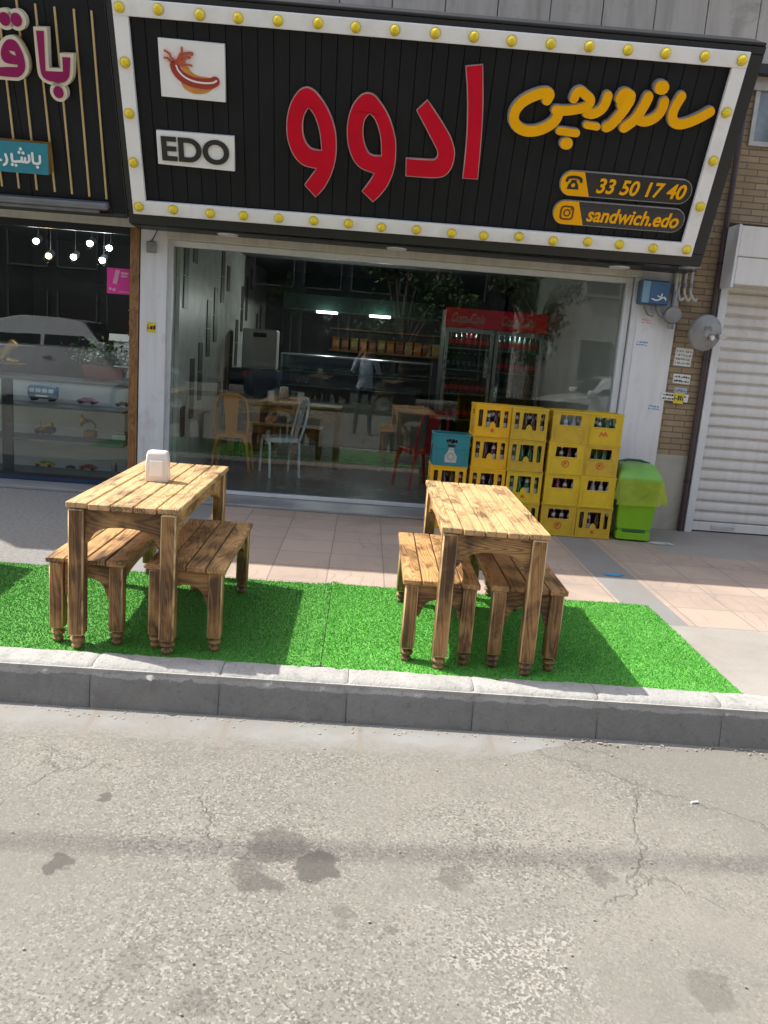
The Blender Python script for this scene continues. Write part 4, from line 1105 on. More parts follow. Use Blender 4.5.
def crate(x, y, lev, kind, mat, mark, bot, label, where, rz=0.0, tops=False, h0=0.004):
    z = h0 + lev * (CH + .001)
    t = thing('drink_crate', label, 'crate', (x, y, z), rz, 'stacked plastic drink crates by the window')
    me = crate_body(kind, mat)
    o = bpy.data.objects.new('body', me); COL.objects.link(o); o.parent = t
    if mark: mark_obj(mark, t)
    rot = Matrix.Rotation(rz, 3, 'Z')
    n = 0
    rows = 3 if tops else 2
    for r in range(rows):
        for k in range(4):
            p = Vector((-CW / 2 + .0135 + (CW - .027) * (k + (.5 if r % 2 == 0 else .86 if k < 3 else .15 - 3)) / 4 + rng.normal(0, .002), .050 + r * .068, .013))
            q = rot @ p
            b = bpy.data.objects.new('bottle', BOT[bot + ('p' if rng.random() < .5 else '')]); COL.objects.link(b)
            b.location = (x + q.x, y + q.y, z + q.z); b.rotation_euler = (0, 0, rng.uniform(0, 6))
            b.scale = (1, 1, 1.0 + rng.normal(0, .01))
            tag(b, BNAME[bot] + ' bottle in the ' + where, 'bottle', 'bottles in the ' + where)
    return t
col = {1: (1.170, [('slots', 'crate_a', None, 'b'), ('slots', 'crate_a', None, 'b'), ('slots', 'crate_a', None, 'b'), ('slots', 'crate_a', 'star', 'b')]),
       2: (1.522, [('slots', 'crate_b', None, 'n'), ('slots', 'crate_c', 'small', 'g'), ('slots', 'crate_b', None, 'g'), ('slots', 'crate_b', None, 'b')]),
       3: (1.868, [('window', 'crate_b', 'round', 'b'), ('window', 'crate_c', None, 'r'), ('window', 'crate_c', 'round', 'b'), ('window', 'crate_b', None, 'c')]),
       4: (2.205, [('slots', 'crate_b', 'small', 'b'), ('window', 'crate_c', None, 'c'), ('window', 'crate_b', 'round', 'n'), ('window', 'crate_c', 'script', 'g')])}
stk = {1: 'stack touching the teal crate', 2: 'second stack from the teal crate', 3: 'second stack from the bin', 4: 'stack beside the bin'}
look = {('slots', None): 'plain slotted yellow crate', ('slots', 'star'): 'slotted yellow crate with red star', ('slots', 'small'): 'slotted yellow crate with small red mark',
        ('window', 'round'): 'yellow crate with round emblem', ('window', None): 'plain yellow windowed crate', ('window', 'script'): 'yellow crate with red script'}
for c, (cx, rows) in col.items():
    lean = rng.normal(0, .004)
    for lev, (kind, mat, mark, bot) in enumerate(rows):
        where = ROWN[lev] + ' crate down the ' + stk[c] if lev in (1, 2) else ROWN[lev] + ' crate of the ' + stk[c]
        crate(cx + lean * lev + rng.normal(0, .004), -.70 + rng.normal(0, .007) + .02 * (c == 1), lev, kind, mat, mark, bot, look[(kind, mark)] + ', ' + ROWN[lev] + (' down the ' if lev in (1, 2) else ' of the ') + stk[c], where, R(rng.normal(0, .9)), tops=(lev == 3))
crate(.822, -.69, 0, 'slots', 'crate_a', None, 'b', 'slotted yellow crate at the bottom of the stack under the teal crate', 'bottom crate of the stack under the teal crate')
crate(.818, -.69, 1, 'slots', 'crate_a', None, 'b', 'slotted yellow crate directly under the teal crate', 'crate directly under the teal crate')
tc = crate(.822, -.695, 2, 'panel', 'crate_t', None, 'b', 'teal crate with a white bottle emblem on its front', 'teal crate', tops=True)
# the pale emblem on the teal crate
em = plate('emblem', [[(-.052, .03), (.052, .03), (.055, .09), (.030, .125), (.022, .165), (-.022, .165), (-.030, .125), (-.055, .09)]], .0002, .0022, MAT['label'], tc)
em.rotation_euler = (R(90), 0, 0)
e2 = plate('emblem_ring', [circle(0, .085, .032, 20), circle(0, .085, .026, 20)], .0024, .0034, MAT['steel_grey'], em)
e3 = plate('emblem_cap', [rrect(-.035, .035, .170, .195, .01)], .0002, .0022, MAT['ink'], em)

# ------------------------------------------------------------------ waste bin
bn = thing('waste_bin', 'lime green plastic waste bin with lid beside the yellow crates', 'bin', (2.595, -.56, 0), R(-4))
def rsec(bm, secs, mat_close=True):
    rings = []
    for z, hx, hy, r, cx, cy in secs:
        rings.append([bm.verts.new((x + cx, y + cy, z)) for x, y in rrect(-hx, hx, -hy, hy, r, 4)])
    for a, b in zip(rings, rings[1:]):
        n = len(a)
        for i in range(n): bm.faces.new((a[i], a[(i + 1) % n], b[(i + 1) % n], b[i]))
    if mat_close: bm.faces.new(rings[0]); bm.faces.new(rings[-1])
    return rings
bm = BM(); rsec(bm, [(.012, .145, .14, .03, 0, 0), (.02, .158, .152, .03, 0, 0), (.085, .160, .154, .03, 0, 0), (.09, .150, .145, .03, 0, 0), (.115, .150, .145, .03, 0, 0), (.12, .160, .155, .03, 0, 0), (.54, .185, .18, .035, 0, 0), (.555, .195, .19, .035, 0, 0), (.575, .195, .19, .035, 0, 0)])
obj('body', bm, MAT['bin'], bn, smooth=35)
bm = BM(); box(bm, -.11, .10, -.158, -.148, .092, .113, .002); obj('foot_band', bm, MAT['bin_dark'], bn)
bm = BM(); rsec(bm, [(.577, .198, .195, .035, 0, 0), (.60, .200, .197, .035, 0, 0), (.655, .178, .150, .04, 0, .035), (.70, .165, .10, .04, 0, .075), (.708, .15, .085, .04, 0, .08)])
obj('lid', bm, MAT['bin_lid'], bn, smooth=30)
bm = BM(); tube(bm, [(-.15, .165, .70), (-.06, .185, .722), (.06, .185, .722), (.15, .165, .70)], .013, 8); obj('hinge_bar', bm, MAT['bin_dark'], bn, smooth=40)
lg = plate('emblem', [[(-.01, .40), (.012, .405), (.008, .445), (-.006, .45)], [(.022, .425), (.045, .43), (.048, .47), (.032, .475), (.028, .455)]], .0, .002, MAT['ink'], bn)
lg.location = (.02, -.1775, .0); lg.rotation_euler = (R(93.5), 0, 0)
bg = thing('bin_bag', 'thin yellow green bag draped over the rim of the bin', 'bag', (2.595, -.56, 0), R(-4))
bm = BM(); rings = []
N = 84
for j in range(13):
    ring = []
    u = j / 12
    for i, (x, y) in enumerate(rrect(-.205, .205, -.2, .2, .05, 20)):
        a = i / 84 * 2 * PI
        flare = 1 + .02 + .24 * u * (.35 + .6 * max(0, math.cos(a - .15))) + .035 * u * math.sin(a * 9 + 2 * u) + .02 * u * math.sin(a * 17)
        zz = .585 - u * (.205 + .03 * math.sin(a * 3 + 1) + .012 * math.sin(a * 11))
        ring.append(bm.verts.new((x * flare, y * flare, zz + .008 * math.sin(a * 23 + j))))
    rings.append(ring)
for a, b in zip(rings, rings[1:]):
    n = len(a)
    for i in range(n): bm.faces.new((a[i], a[(i + 1) % n], b[(i + 1) % n], b[i]))
obj('film', bm, MAT['bag'], bg, smooth=60)

# ------------------------------------------------------------------ fittings on the right pillar
gm = thing('meter_box', 'dark blue metal meter box high on the white pillar', 'meter', (2.66, -.03, 2.20))
bm = BM(); box(bm, -.13, .13, -.16, 0, -.02, .20, .012); obj('case', bm, MAT['blue_box'], gm)
bm = BM(); box(bm, -.128, -.06, -.166, -.161, -.01, .19, .003); obj('side_plate', bm, M('pale_blue', (.14, .26, .34), .4), gm)
bm = BM()
ribbon(bm, [(-.03, .03), (.02, .02), (.08, .05), (.10, .03)], .012, 0, .002); ribbon(bm, [(.02, .06), (.05, .05), (.06, .08)], .010, 0, .0022)
o = obj('marking', bm, MAT['paper'], gm); o.rotation_euler = (R(90), 0, 0); o.location = (0, -.161, .0)
for x in (-.05, .06):
    bm = BM(); tube(bm, [(x, -.08, .0), (x, -.08, -.05), (x + .03, -.08, -.10), (x + .08, -.07, -.11)], .022, 10); obj('outlet', bm, MAT['steel_grey'], gm, smooth=40)
gr = thing('gas_regulator', 'round grey gas regulator under the blue meter box', 'regulator', (2.865, -.12, 2.10))
bm = BM(); lathe(bm, [(.02, -.05), (.075, -.045), (.085, -.02), (.085, .0), (.075, .02), (.03, .045), (.02, .07)], 20, axis='y'); obj('body', bm, MAT['steel_grey'], gr, smooth=40)
bm = BM(); lathe(bm, [(.028, .0), (.028, .14), (.036, .14), (.036, .16)], 12, (0, .0, .06)); lathe(bm, [(.03, -.13), (.03, -.07)], 12); obj('pipe_stub', bm, MAT['steel_grey'], gr, smooth=40)
gp = thing('gas_pipe', 'painted steel gas pipes looping between the pillar and the brick strip', 'pipe', (2.96, -.07, 2.3))
for i, dx in enumerate((-.06, .0, .06)):
    bm = BM(); tube(bm, catmull([(dx, 0, .32), (dx, -.01, .14), (dx + .004, -.015, .02), (dx + .03 + .01 * i, -.02, -.05), (dx + .07, -.01, -.03)], 5), .016, 10); obj('tube', bm, MAT['pipe'], gp, smooth=40)
bm = BM()
for dx in (-.06, .0, .06):
    lathe(bm, [(.022, .06), (.024, .065), (.024, .10), (.022, .105)], 8, (dx, -.01, 0))
obj('coupling', bm, MAT['steel_grey'], gp)
bm = BM(); tube(bm, [(-.09, -.02, -.12), (-.09, -.02, .24)], .02, 10); tube(bm, [(-.09, -.02, .24), (.12, -.02, .26)], .014, 8); obj('tube', bm, MAT['pipe'], gp, smooth=40)
ds = thing('metal_disc', 'big round grey metal disc bracketed to the brick strip', 'disc', (3.17, -.22, 1.955))
ds.rotation_euler = (R(8), R(4), R(14))
bm = BM(); lathe(bm, [(.0, -.034), (.03, -.034), (.05, -.022), (.15, -.018), (.168, -.010), (.172, .0), (.172, .018), (.160, .026), (.03, .03)], 40, axis='y'); obj('disc', bm, MAT['steel_grey'], ds, smooth=30)
bm = BM(); lathe(bm, [(.0, -.058), (.022, -.056), (.026, -.035)], 16, (.055, 0, -.03), axis='y'); obj('knob', bm, MAT['chrome'], ds, smooth=40)
bm = BM(); box(bm, .13, .215, -.05, -.02, -.025, .015, .004); obj('clip', bm, MAT['pipe'], ds)
bm = BM(); prism(bm, [(-.03, .02), (.05, .03), (.02, .075), (-.04, .06)], 'y', -.03, -.021); obj('tab', bm, MAT['grey_cap'], ds)
bm = BM(); tube(bm, [(0, .03, 0), (0, .15, .02), (0, .21, .02)], .018, 10); obj('bracket', bm, MAT['black'], ds)

# stickers and stencils
def note(loc, w, h, mat, label, ink=None, lines=2, name='sticker', cat='sticker', tilt=0.0, seed=1, bars=None):
    g = random.Random(seed)
    t = thing(name, label, cat, loc)
    t.rotation_euler = (0, R(tilt), 0)
    if mat:
        bm = BM(); box(bm, -w / 2, w / 2, -.0016, 0, -h / 2, h / 2); obj('sheet', bm, mat, t)
    if ink:
        bm = BM()
        for r in range(lines):
            x = -w * .44; zc = h * (.5 - (r + .5) / lines) * .9; hh = h / lines * .5
            while x < w * .42:
                l = g.uniform(.010, .028)
                box(bm, x, min(x + l, w * .45), -.0026 - .0002 * r, -.0018, zc - hh / 2 + g.uniform(0, hh * .3), zc + hh / 2 - g.uniform(0, hh * .6))
                if g.random() < .5: box(bm, x, x + .006, -.0030 - .0002 * r, -.0027, zc - hh / 2 - .002, zc + hh / 2)
                x += l + g.uniform(.003, .010)
        obj('lettering', bm, ink, t)
    return t
note((2.655, -.0302, 2.03), .095, .06, None, 'faded pink stencilled advert on the white pillar', MAT['pink_ink'], 2, 'stencil', 'stencil', 3, 3)
note((2.645, -.0302, 1.82), .12, .06, None, 'blue stencilled advert high on the white pillar', MAT['blue_ink'], 2, 'stencil', 'stencil', 3, 5)
note((2.85, -.0302, 1.215), .12, .055, None, 'blue stencilled advert low on the white pillar edge', MAT['blue_ink'], 2, 'stencil', 'stencil', 3, 8)
note((3.08, -.0005, 1.72), .17, .17, MAT['paper'], 'worn paper notice on the brick strip below the disc', MAT['steel_grey'], 4, 'paper_notice', 'notice', 2, 11)
note((3.095, -.0005, 1.51), .17, .09, MAT['paper'], 'white notice with bold black lettering on the brick strip', MAT['ink'], 2, 'paper_notice', 'notice', 2, 14)
note((3.10, -.0005, 1.40), .13, .05, M('pale_blue_paper', (.38, .50, .60), .6), 'small pale blue notice on the brick strip', MAT['steel_grey'], 1, 'paper_notice', 'notice', 2, 17)
note((3.04, -.034, 1.33), .27, .075, MAT['paper'], 'white paper strip with black print behind the yellow sticker', MAT['ink'], 2, 'paper_notice', 'notice', 2, 19)
note((3.08, -.0375, 1.325), .10, .105, MAT['sticker_y'], 'square yellow sticker on the brick strip', MAT['ink'], 1, 'sticker', 'sticker', 2, 23)
note((-2.075, -.0202, 1.605), .085, .095, MAT['sticker_y'], 'yellow sticker on the white pillar left of the window', MAT['ink'], 1, 'sticker', 'sticker', 3, 27)
tp = thing('junction_box', 'small grey junction box with loose wire on the left pillar', 'box', (-2.085, -.02, 2.34))
bm = BM(); box(bm, -.045, .045, -.03, 0, -.05, .05, .006); obj('case', bm, MAT['steel_grey'], tp)
bm = BM(); tube(bm, catmull([(0, -.02, .05), (.03, -.03, .10), (.05, -.02, .15)], 4), .005, 6); obj('wire', bm, MAT['black'], tp)

# litter
bm = BM(); P = [(-.11, 0), (-.04, -.05), (.05, -.02), (.11, -.045), (.10, .02), (.02, .04), (-.06, .035)]
prism(bm, P, 'z', 0, .012, .003)
o = obj('rag', bm, MAT['rag'], loc=(2.84, -.74, .003)); tag(o, 'crumpled grey rag lying between bin and shutter', 'rag')
bm = BM(); prism(bm, [(-.07, -.03), (.03, -.04), (.09, .0), (.02, .03), (-.05, .02)], 'z', 0, .006, .002)
o = obj('plastic_scrap', bm, MAT['bluescrap'], loc=(2.02, -1.97, .002)); tag(o, 'flat blue plastic scrap on the paving by the crates', 'litter')
bm = BM(); tube(bm, [(0, 0, .006), (.032, .008, .006)], .005, 8)
o = obj('cigarette_end', bm, MAT['white'], loc=(1.5, -4.92, -.19)); tag(o, 'white cigarette end on the asphalt', 'cigarette end')
# ------------------------------------------------------------------ inside the sandwich shop
def metal_chair(label, loc, rz, mat, group):
    t = thing('metal_chair', label, 'chair', loc, rz, group)
    w, d, h = .19, .18, .45
    bm = BM(); prism(bm, rrect(-w, w, -d, d, .04), 'z', h - .012, h, .003); prism(bm, rrect(-w - .004, w + .004, -d - .004, d + .004, .044), 'z', h - .045, h - .0125, .002)
    obj('seat', bm, mat, t, smooth=40)
    for sx in (-1, 1):
        for sy in (-1, 1):
            bm = BM(); x, y = sx * (w - .005), sy * (d - .005)
            f = .05
            prism(bm, [(x - sx * .055, h - .044), (x, h - .044), (x + sx * f, .0), (x + sx * (f - .028), .0), (x - sx * .006, h - .16), (x - sx * .03, h - .10)], 'y', y - .012, y + .012 + sy * .0, .003)
            me_o = obj('leg', bm, mat, t)
    bm = BM(); tube(bm, catmull([(-w + .01, -d, h - .02), (-w - .005, -d - .05, h + .18), (-w + .02, -d - .085, h + .38), (-w + .09, -d - .095, h + .445), (0, -d - .097, h + .46), (w - .09, -d - .095, h + .445), (w - .02, -d - .085, h + .38), (w + .005, -d - .05, h + .18), (w - .01, -d, h - .02)], 6), .0145, 10)
    obj('back_frame', bm, mat, t, smooth=40)
    bm = BM()
    va = []
    for z, y, hw in ((h - .01, -d + .004, .062), (h + .2, -d - .045, .072), (h + .45, -d - .094, .09)):
        va.append([bm.verts.new((-hw, y - .003, z)), bm.verts.new((hw, y - .003, z)), bm.verts.new((hw, y + .003, z)), bm.verts.new((-hw, y + .003, z))])
    for a, b in zip(va, va[1:]):
        for i in range(4): bm.faces.new((a[i], a[(i + 1) % 4], b[(i + 1) % 4], b[i]))
    bm.faces.new(va[0]); bm.faces.new(va[-1])
    obj('splat', bm, mat, t)
    return t
GC = 'metal chairs inside the sandwich shop'
metal_chair('orange metal chair behind the shop window', (-1.50, 1.55, .03), R(0), MAT['orange'], GC)
metal_chair('white metal chair turned sideways behind the shop window', (-.94, 1.45, .03), R(112), MAT['whitesteel'], GC)
metal_chair('red metal chair behind the window next to the teal crate', (.68, 1.3, .03), R(30), MAT['redsteel'], GC)
ti = copy_tree(T1); ti.location = (-.98, 2.15, .07); ti.rotation_euler.z = R(90); ti['label'] = 'wooden table indoors between the orange and the white chair'; ti['group'] = 'scorched pine furniture inside the shop'
bi = copy_tree(B1); bi.location = (-1.05, 2.75, .03); bi.rotation_euler.z = R(90); bi['label'] = 'wooden bench indoors behind the orange chair'; bi['group'] = 'scorched pine furniture inside the shop'
for x, lab in ((-1.15, 'white napkin holder on the indoor table, nearer the orange chair'), (-.78, 'white napkin holder on the indoor table, nearer the white chair')):
    bm = BM(); box(bm, -.04, .04, -.03, .03, 0, .14, .01, seg=2)
    o = obj('napkin_holder', bm, MAT['white'], loc=(x, 2.1, .821)); tag(o, lab, 'napkin box')
# drinks cooler with two doors
cl = thing('drinks_cooler', 'tall two door drinks cooler with a red lettered header', 'cooler', (1.76, 3.55, .03))
bm = BM()
box(bm, -.70, .70, .62, .66, 0, 2.15); box(bm, -.70, -.66, .03, .62, 0, 2.15); box(bm, .66, .70, .03, .62, 0, 2.15); box(bm, -.66, .66, .03, .62, 1.90, 2.15); box(bm, -.66, .66, .03, .62, 0, .18); box(bm, -.02, .02, .06, .62, .18, 1.9)
obj('cabinet', bm, MAT['dark_wall'], cl)
bm = BM(); box(bm, -.71, .71, -.03, .029, 1.91, 2.17, .006); hd = obj('header', bm, MAT['coke'], cl)
for x in (-.40, .30):
    me = text_obj('lettering', 'Coca-Cola', MAT['white'], hd, w=.46, h=.13, shear=.35, bold=.012, extrude=.004); me.rotation_euler = (R(90), 0, 0); me.location = (x, -.031, 2.04)
    bm = BM(); ribbon(bm, [(-.20, -.03), (-.10, -.055), (.02, -.04), (.14, -.05)], .014, 0, .005); o = obj('lettering', bm, MAT['white'], hd); o.rotation_euler = (R(90), 0, 0); o.location = (x, -.0308, 2.03)
for sx in (-1, 1):
    x0, x1 = (-.69, -.012) if sx < 0 else (.012, .69)
    bm = BM(); box(bm, x0, x0 + .045, -.02, .02, .16, 1.9, .004); box(bm, x1 - .045, x1, -.02, .02, .16, 1.9, .004); box(bm, x0 + .0455, x1 - .0455, -.018, .018, .16, .22); box(bm, x0 + .0455, x1 - .0455, -.018, .018, 1.84, 1.9)
    d = obj('door', bm, MAT['chrome'], cl)
    bm = BM(); box(bm, x0 + .046, x1 - .046, -.004, .004, .221, 1.839); obj('pane', bm, MAT['glass_case'], d)
    hx = x1 - .03
    bm = BM(); tube(bm, [(hx, -.022, .75), (hx, -.05, .78), (hx, -.05, 1.5), (hx, -.022, 1.53)], .010, 8); obj('handle', bm, MAT['chrome'], d, smooth=40)
for i, z in enumerate((.22, .62, .98, 1.32, 1.62)):
    bm = BM(); box(bm, -.655, -.03, .08, .58, z, z + .012); box(bm, .03, .655, .08, .58, z, z + .012); obj('shelf', bm, MAT['chrome'], cl)
def drink_bottle(mat, cap, hgt):
    bm = BM(); lathe(bm, [(.028, 0), (.031, .01), (.031, hgt * .62), (.013, hgt * .85), (.013, hgt * .95)], 10, mi=0); lathe(bm, [(.016, hgt * .93), (.016, hgt)], 10, mi=1); lathe(bm, [(.0318, hgt * .25), (.0318, hgt * .5)], 10, mi=2)
    me = bpy.data.meshes.new('bottle'); bm.to_mesh(me); bm.free()
    for m in (mat, cap, 'coke' if mat != 'bottle_g' else 'label'): me.materials.append(MAT[m])
    return me
DB = {'r': drink_bottle('bottle_r', 'cap_red', .24), 'g': drink_bottle('bottle_g', 'cap_s', .24), 'c': drink_bottle('bottle_c', 'cap_s', .22)}
for sx, rows in ((-1, ('c', 'r', 'r', 'g', 'r')), (1, ('c', 'c', 'g', 'r', 'c'))):
    for z, kd in zip((.232, .632, .992, 1.332, 1.632), rows):
        if z < .5: continue
        for k in range(8):
            b = bpy.data.objects.new('bottle', DB[kd]); COL.objects.link(b)
            b.location = (1.76 + sx * .345 - .27 + k * .077, 3.55 + .16 + rng.normal(0, .006), .03 + z)
            sh = {1.632: 'top shelf', 1.332: 'second shelf', .992: 'third shelf', .632: 'fourth shelf'}[z]
            w = f"{sh} behind the {'left' if sx < 0 else 'right'} door of the drinks cooler"
            tag(b, 'drink bottle on the ' + w, 'bottle', 'bottles on the ' + w)
# glass fronted serving counter
ct = thing('serving_counter', 'glass fronted serving counter with steel base deep inside the shop', 'counter', (-.1, 4.5, .03))
bm = BM(); box(bm, -1.2, 1.1, .0, .75, 0, .62, .01); box(bm, -1.2, 1.1, -.02, .0, .60, .66); obj('base', bm, MAT['stainless'], ct)
bm = BM(); box(bm, -1.2, 1.1, .0, .008, .66, 1.33); obj('glass_front', bm, MAT['glass_case'], ct)
bm = BM(); box(bm, -1.2, 1.1, .0, .55, 1.335, 1.36, .004); box(bm, -1.2, -1.17, .012, .55, .66, 1.33); box(bm, 1.07, 1.1, .012, .55, .66, 1.33); obj('frame', bm, MAT['stainless'], ct)
for z in (.88, 1.10):
    bm = BM(); box(bm, -1.165, 1.065, .03, .5, z, z + .012); obj('shelf', bm, MAT['chrome'], ct)
bm = BM(); box(bm, -1.165, 1.065, .52, .54, .66, 1.33); obj('back_panel', bm, MAT['dark_wall'], ct)
trays = [((.35, .12, .03), .0), ((.10, .22, .05), .3), ((.42, .30, .12), .6)]
fm = [M('food_green', (.10, .20, .05), .6, 0, .5, 30), M('food_orange', (.42, .16, .03), .6, 0, .5, 30), M('food_pale', (.45, .36, .22), .6, 0, .4, 30)]
tw = ['salad greens', 'orange sauce', 'pale bread']
for i in range(6):
    x = -.98 + i * .36; z = .893 if i % 2 else 1.113
    tr = thing('food_tray', f"steel tray of {tw[i % 3]} on the {'lower' if i % 2 else 'upper'} counter shelf", 'tray', (-.1 + x, 4.5 + .25, .03 + z))
    bm = BM(); rsec(bm, [(0, .13, .15, .02, 0, 0), (.05, .15, .17, .02, 0, 0)]); obj('pan', bm, MAT['chrome'], tr)
    bm = BM(); rsec(bm, [(.052, .14, .16, .02, 0, 0), (.075, .09, .10, .02, 0, 0)]); obj('filling', bm, fm[i % 3], tr)
hoodt = thing('extractor_hood', 'dark green extractor hood with two lit tubes above the counter', 'hood', (-.1, 4.6, 2.05))
bm = BM(); prism(bm, [(-.1, 0), (.9, 0), (.9, .55), (.3, .55), (-.1, .22)], 'x', -1.2, 1.1); obj('canopy', bm, M('hood_green', (.025, .06, .05), .35), hoodt)
for x in (-.55, .25):
    bm = BM(); box(bm, x - .16, x + .16, -.04, .02, -.035, -.002, .008); obj('tube_lamp', bm, MAT['lamp'], hoodt)
sh = thing('wall_shelf', 'wall shelf crowded with orange and brown snack packets behind the counter', 'shelf', (.2, 6.9, 1.45))
bm = BM(); box(bm, -.9, 1.2, .0, .28, .0, .03); box(bm, -.9, 1.2, .0, .28, .38, .41); obj('board', bm, MAT['walnut'], sh)
pk = [M('packet_a', (.5, .2, .03), .4), M('packet_b', (.30, .10, .03), .4), M('packet_c', (.45, .32, .08), .4)]
for i in range(12):
    bm = BM(); rsec(bm, [(0, .065, .012, .008, 0, 0), (.06, .07, .035, .02, 0, 0), (.16, .07, .035, .02, 0, 0), (.22, .065, .006, .004, 0, 0)])
    o = obj('snack_packet', bm, pk[i % 3], loc=(.2 - .78 + i * .165, 6.98, 1.483)); tag(o, f"{['orange', 'brown', 'golden'][i % 3]} snack packet standing on the wall shelf", 'packet', f"{['orange', 'brown', 'golden'][i % 3]} packets on the wall shelf")
cb = thing('side_cabinet', 'dark blue cabinet against the tiled wall behind the orange chair', 'cabinet', (-1.55, 3.4, .03))
bm = BM(); box(bm, -.33, .33, 0, .45, .0, 1.12, .01); obj('carcass', bm, MAT['navy'], cb)
for x in (-.165, .165):
    bm = BM(); box(bm, x - .155, x + .155, -.018, -.001, .08, 1.08, .004); d = obj('door', bm, MAT['navy'], cb)
    bm = BM(); box(bm, x * .25 - .008, x * .25 + .008, -.035, -.019, .55, .68); obj('handle', bm, MAT['chrome'], d)
wb = thing('white_appliance', 'white box shaped appliance with a dark slot standing on the blue cabinet', 'appliance', (-1.5, 3.5, 1.15))
bm = BM(); box(bm, -.24, .24, 0, .3, 0, .55, .02, seg=2); obj('case', bm, MAT['white_alu'], wb)
bm = BM(); box(bm, -.09, .09, -.006, .004, .44, .50, .008); obj('slot', bm, MAT['ink'], wb)

# ------------------------------------------------------------------ gift shop window goods
Y = .44; Z1, Z2, Z3 = .785, .445, .10
def toy_car(label, loc, mat, s=1.0, rz=0.0):
    t = thing('toy_car', label, 'toy car', loc, rz)
    bm = BM(); prism(bm, [(-.10 * s, .018 * s), (.10 * s, .018 * s), (.104 * s, .036 * s), (.06 * s, .044 * s), (.035 * s, .066 * s), (-.035 * s, .068 * s), (-.065 * s, .046 * s), (-.104 * s, .042 * s)], 'y', -.042 * s, .042 * s, .006 * s)
    obj('body', bm, mat, t)
    for sx in (-1, 1):
        for sy in (-1, 1):
            bm = BM(); lathe(bm, [(.02 * s, -.007 * s), (.02 * s, .007 * s)], 12, (sx * .062 * s, sy * .04 * s, .02 * s), axis='y'); obj('wheel', bm, MAT['rubber'], t)
    for sy in (-1, 1):
        bm = BM(); box(bm, -.032 * s, .03 * s, sy * .0425 * s - .0008, sy * .0425 * s + .0008, .048 * s, .062 * s); obj('window', bm, MAT['car_glass'], t)
    return t
tb = thing('toy_bus', 'blue tin toy bus on the top display shelf', 'toy bus', (-3.28, Y, Z1))
bm = BM(); box(bm, -.15, .15, -.05, .05, .02, .155, .03, seg=3); obj('body', bm, MAT['toy_blue'], tb, smooth=40)
bm = BM()
for k in range(4): box(bm, -.125 + k * .065, -.072 + k * .065, -.0525, -.049, .088, .128, .004)
obj('windows', bm, MAT['lampglass'], tb)
bm = BM(); box(bm, -.06, .06, -.053, -.049, .045, .06); obj('stripe', bm, MAT['chrome'], tb)
for x in (-.09, .09):
    bm = BM(); lathe(bm, [(.024, -.055), (.024, .055)], 14, (x, 0, .022), axis='y'); obj('wheel', bm, MAT['rubber'], tb)
toy_car('purple toy car on the top display shelf', (-2.83, Y, Z1), MAT['toy_purple'], 1.0)
toy_car('dark toy car at the right end of the top display shelf', (-2.47, Y, Z1), MAT['black'], .7)
toy_car('yellow toy car on the lowest display shelf', (-3.27, Y, Z3), MAT['toy_yellow'], .95)
toy_car('red toy car on the lowest display shelf', (-2.82, Y, Z3), MAT['toy_red'], .85)
toy_car('small dark toy car between the yellow and the red one', (-3.0, Y, Z3), MAT['black'], .5)
mc = thing('toy_tractor', 'brass and black toy tractor on the middle display shelf', 'toy tractor', (-3.25, Y, Z2))
bm = BM(); box(bm, -.09, .05, -.022, .022, .035, .07, .006); box(bm, .0, .06, -.03, .03, .07, .12, .004); tube(bm, [(-.06, 0, .07), (-.06, 0, .13)], .006, 8); obj('body', bm, MAT['brass'], mc)
for x, r in ((-.08, .028), (.04, .045), (-.02, .026)):
    bm = BM(); lathe(bm, [(r * .3, -.042), (r, -.04), (r, -.026), (r * .3, -.025)], 16, (x, 0, r), axis='y'); lathe(bm, [(r * .3, .025), (r, .026), (r, .04), (r * .3, .042)], 16, (x, 0, r), axis='y'); obj('wheel', bm, MAT['rubber'], mc)
gp = thing('toy_gramophone', 'little gramophone with a brass horn on the middle display shelf', 'gramophone', (-2.80, Y, Z2))
bm = BM(); box(bm, -.055, .055, -.05, .05, 0, .07, .006); obj('case', bm, MAT['walnut'], gp)
bm = BM(); lathe(bm, [(.045, .072), (.047, .078), (.0, .08)], 20); obj('platter', bm, MAT['ink'], gp)
bm = BM(); tube(bm, catmull([(.04, .03, .08), (.04, .02, .13), (.01, .0, .165), (-.03, -.03, .17), (-.07, -.06, .175)], 4), [.006, .006, .007, .007, .008, .008, .009, .010, .012, .014, .016, .019, .023, .030, .040, .052, .066][:17], 14, caps=False); obj('horn', bm, MAT['brass'], gp, smooth=60)
bx = thing('boxed_toy', 'pale flat box at the right end of the middle display shelf', 'box', (-2.49, Y, Z2)); bm = BM(); box(bm, -.07, .07, -.06, .06, 0, .05, .003); obj('carton', bm, MAT['paper'], bx); bm = BM(); box(bm, -.06, .06, -.05, .05, .0502, .075, .003); obj('lid', bm, MAT['steel_grey'], bx)
jr = thing('glass_jar', 'small pale jar at the right end of the lowest display shelf', 'jar', (-2.55, Y, Z3)); bm = BM(); lathe(bm, [(.025, 0), (.03, .01), (.03, .06), (.02, .075)], 14); obj('jar', bm, MAT['bottle_c'], jr, smooth=40); bm = BM(); lathe(bm, [(.022, .076), (.022, .09)], 14); obj('lid', bm, MAT['cap_s'], jr)
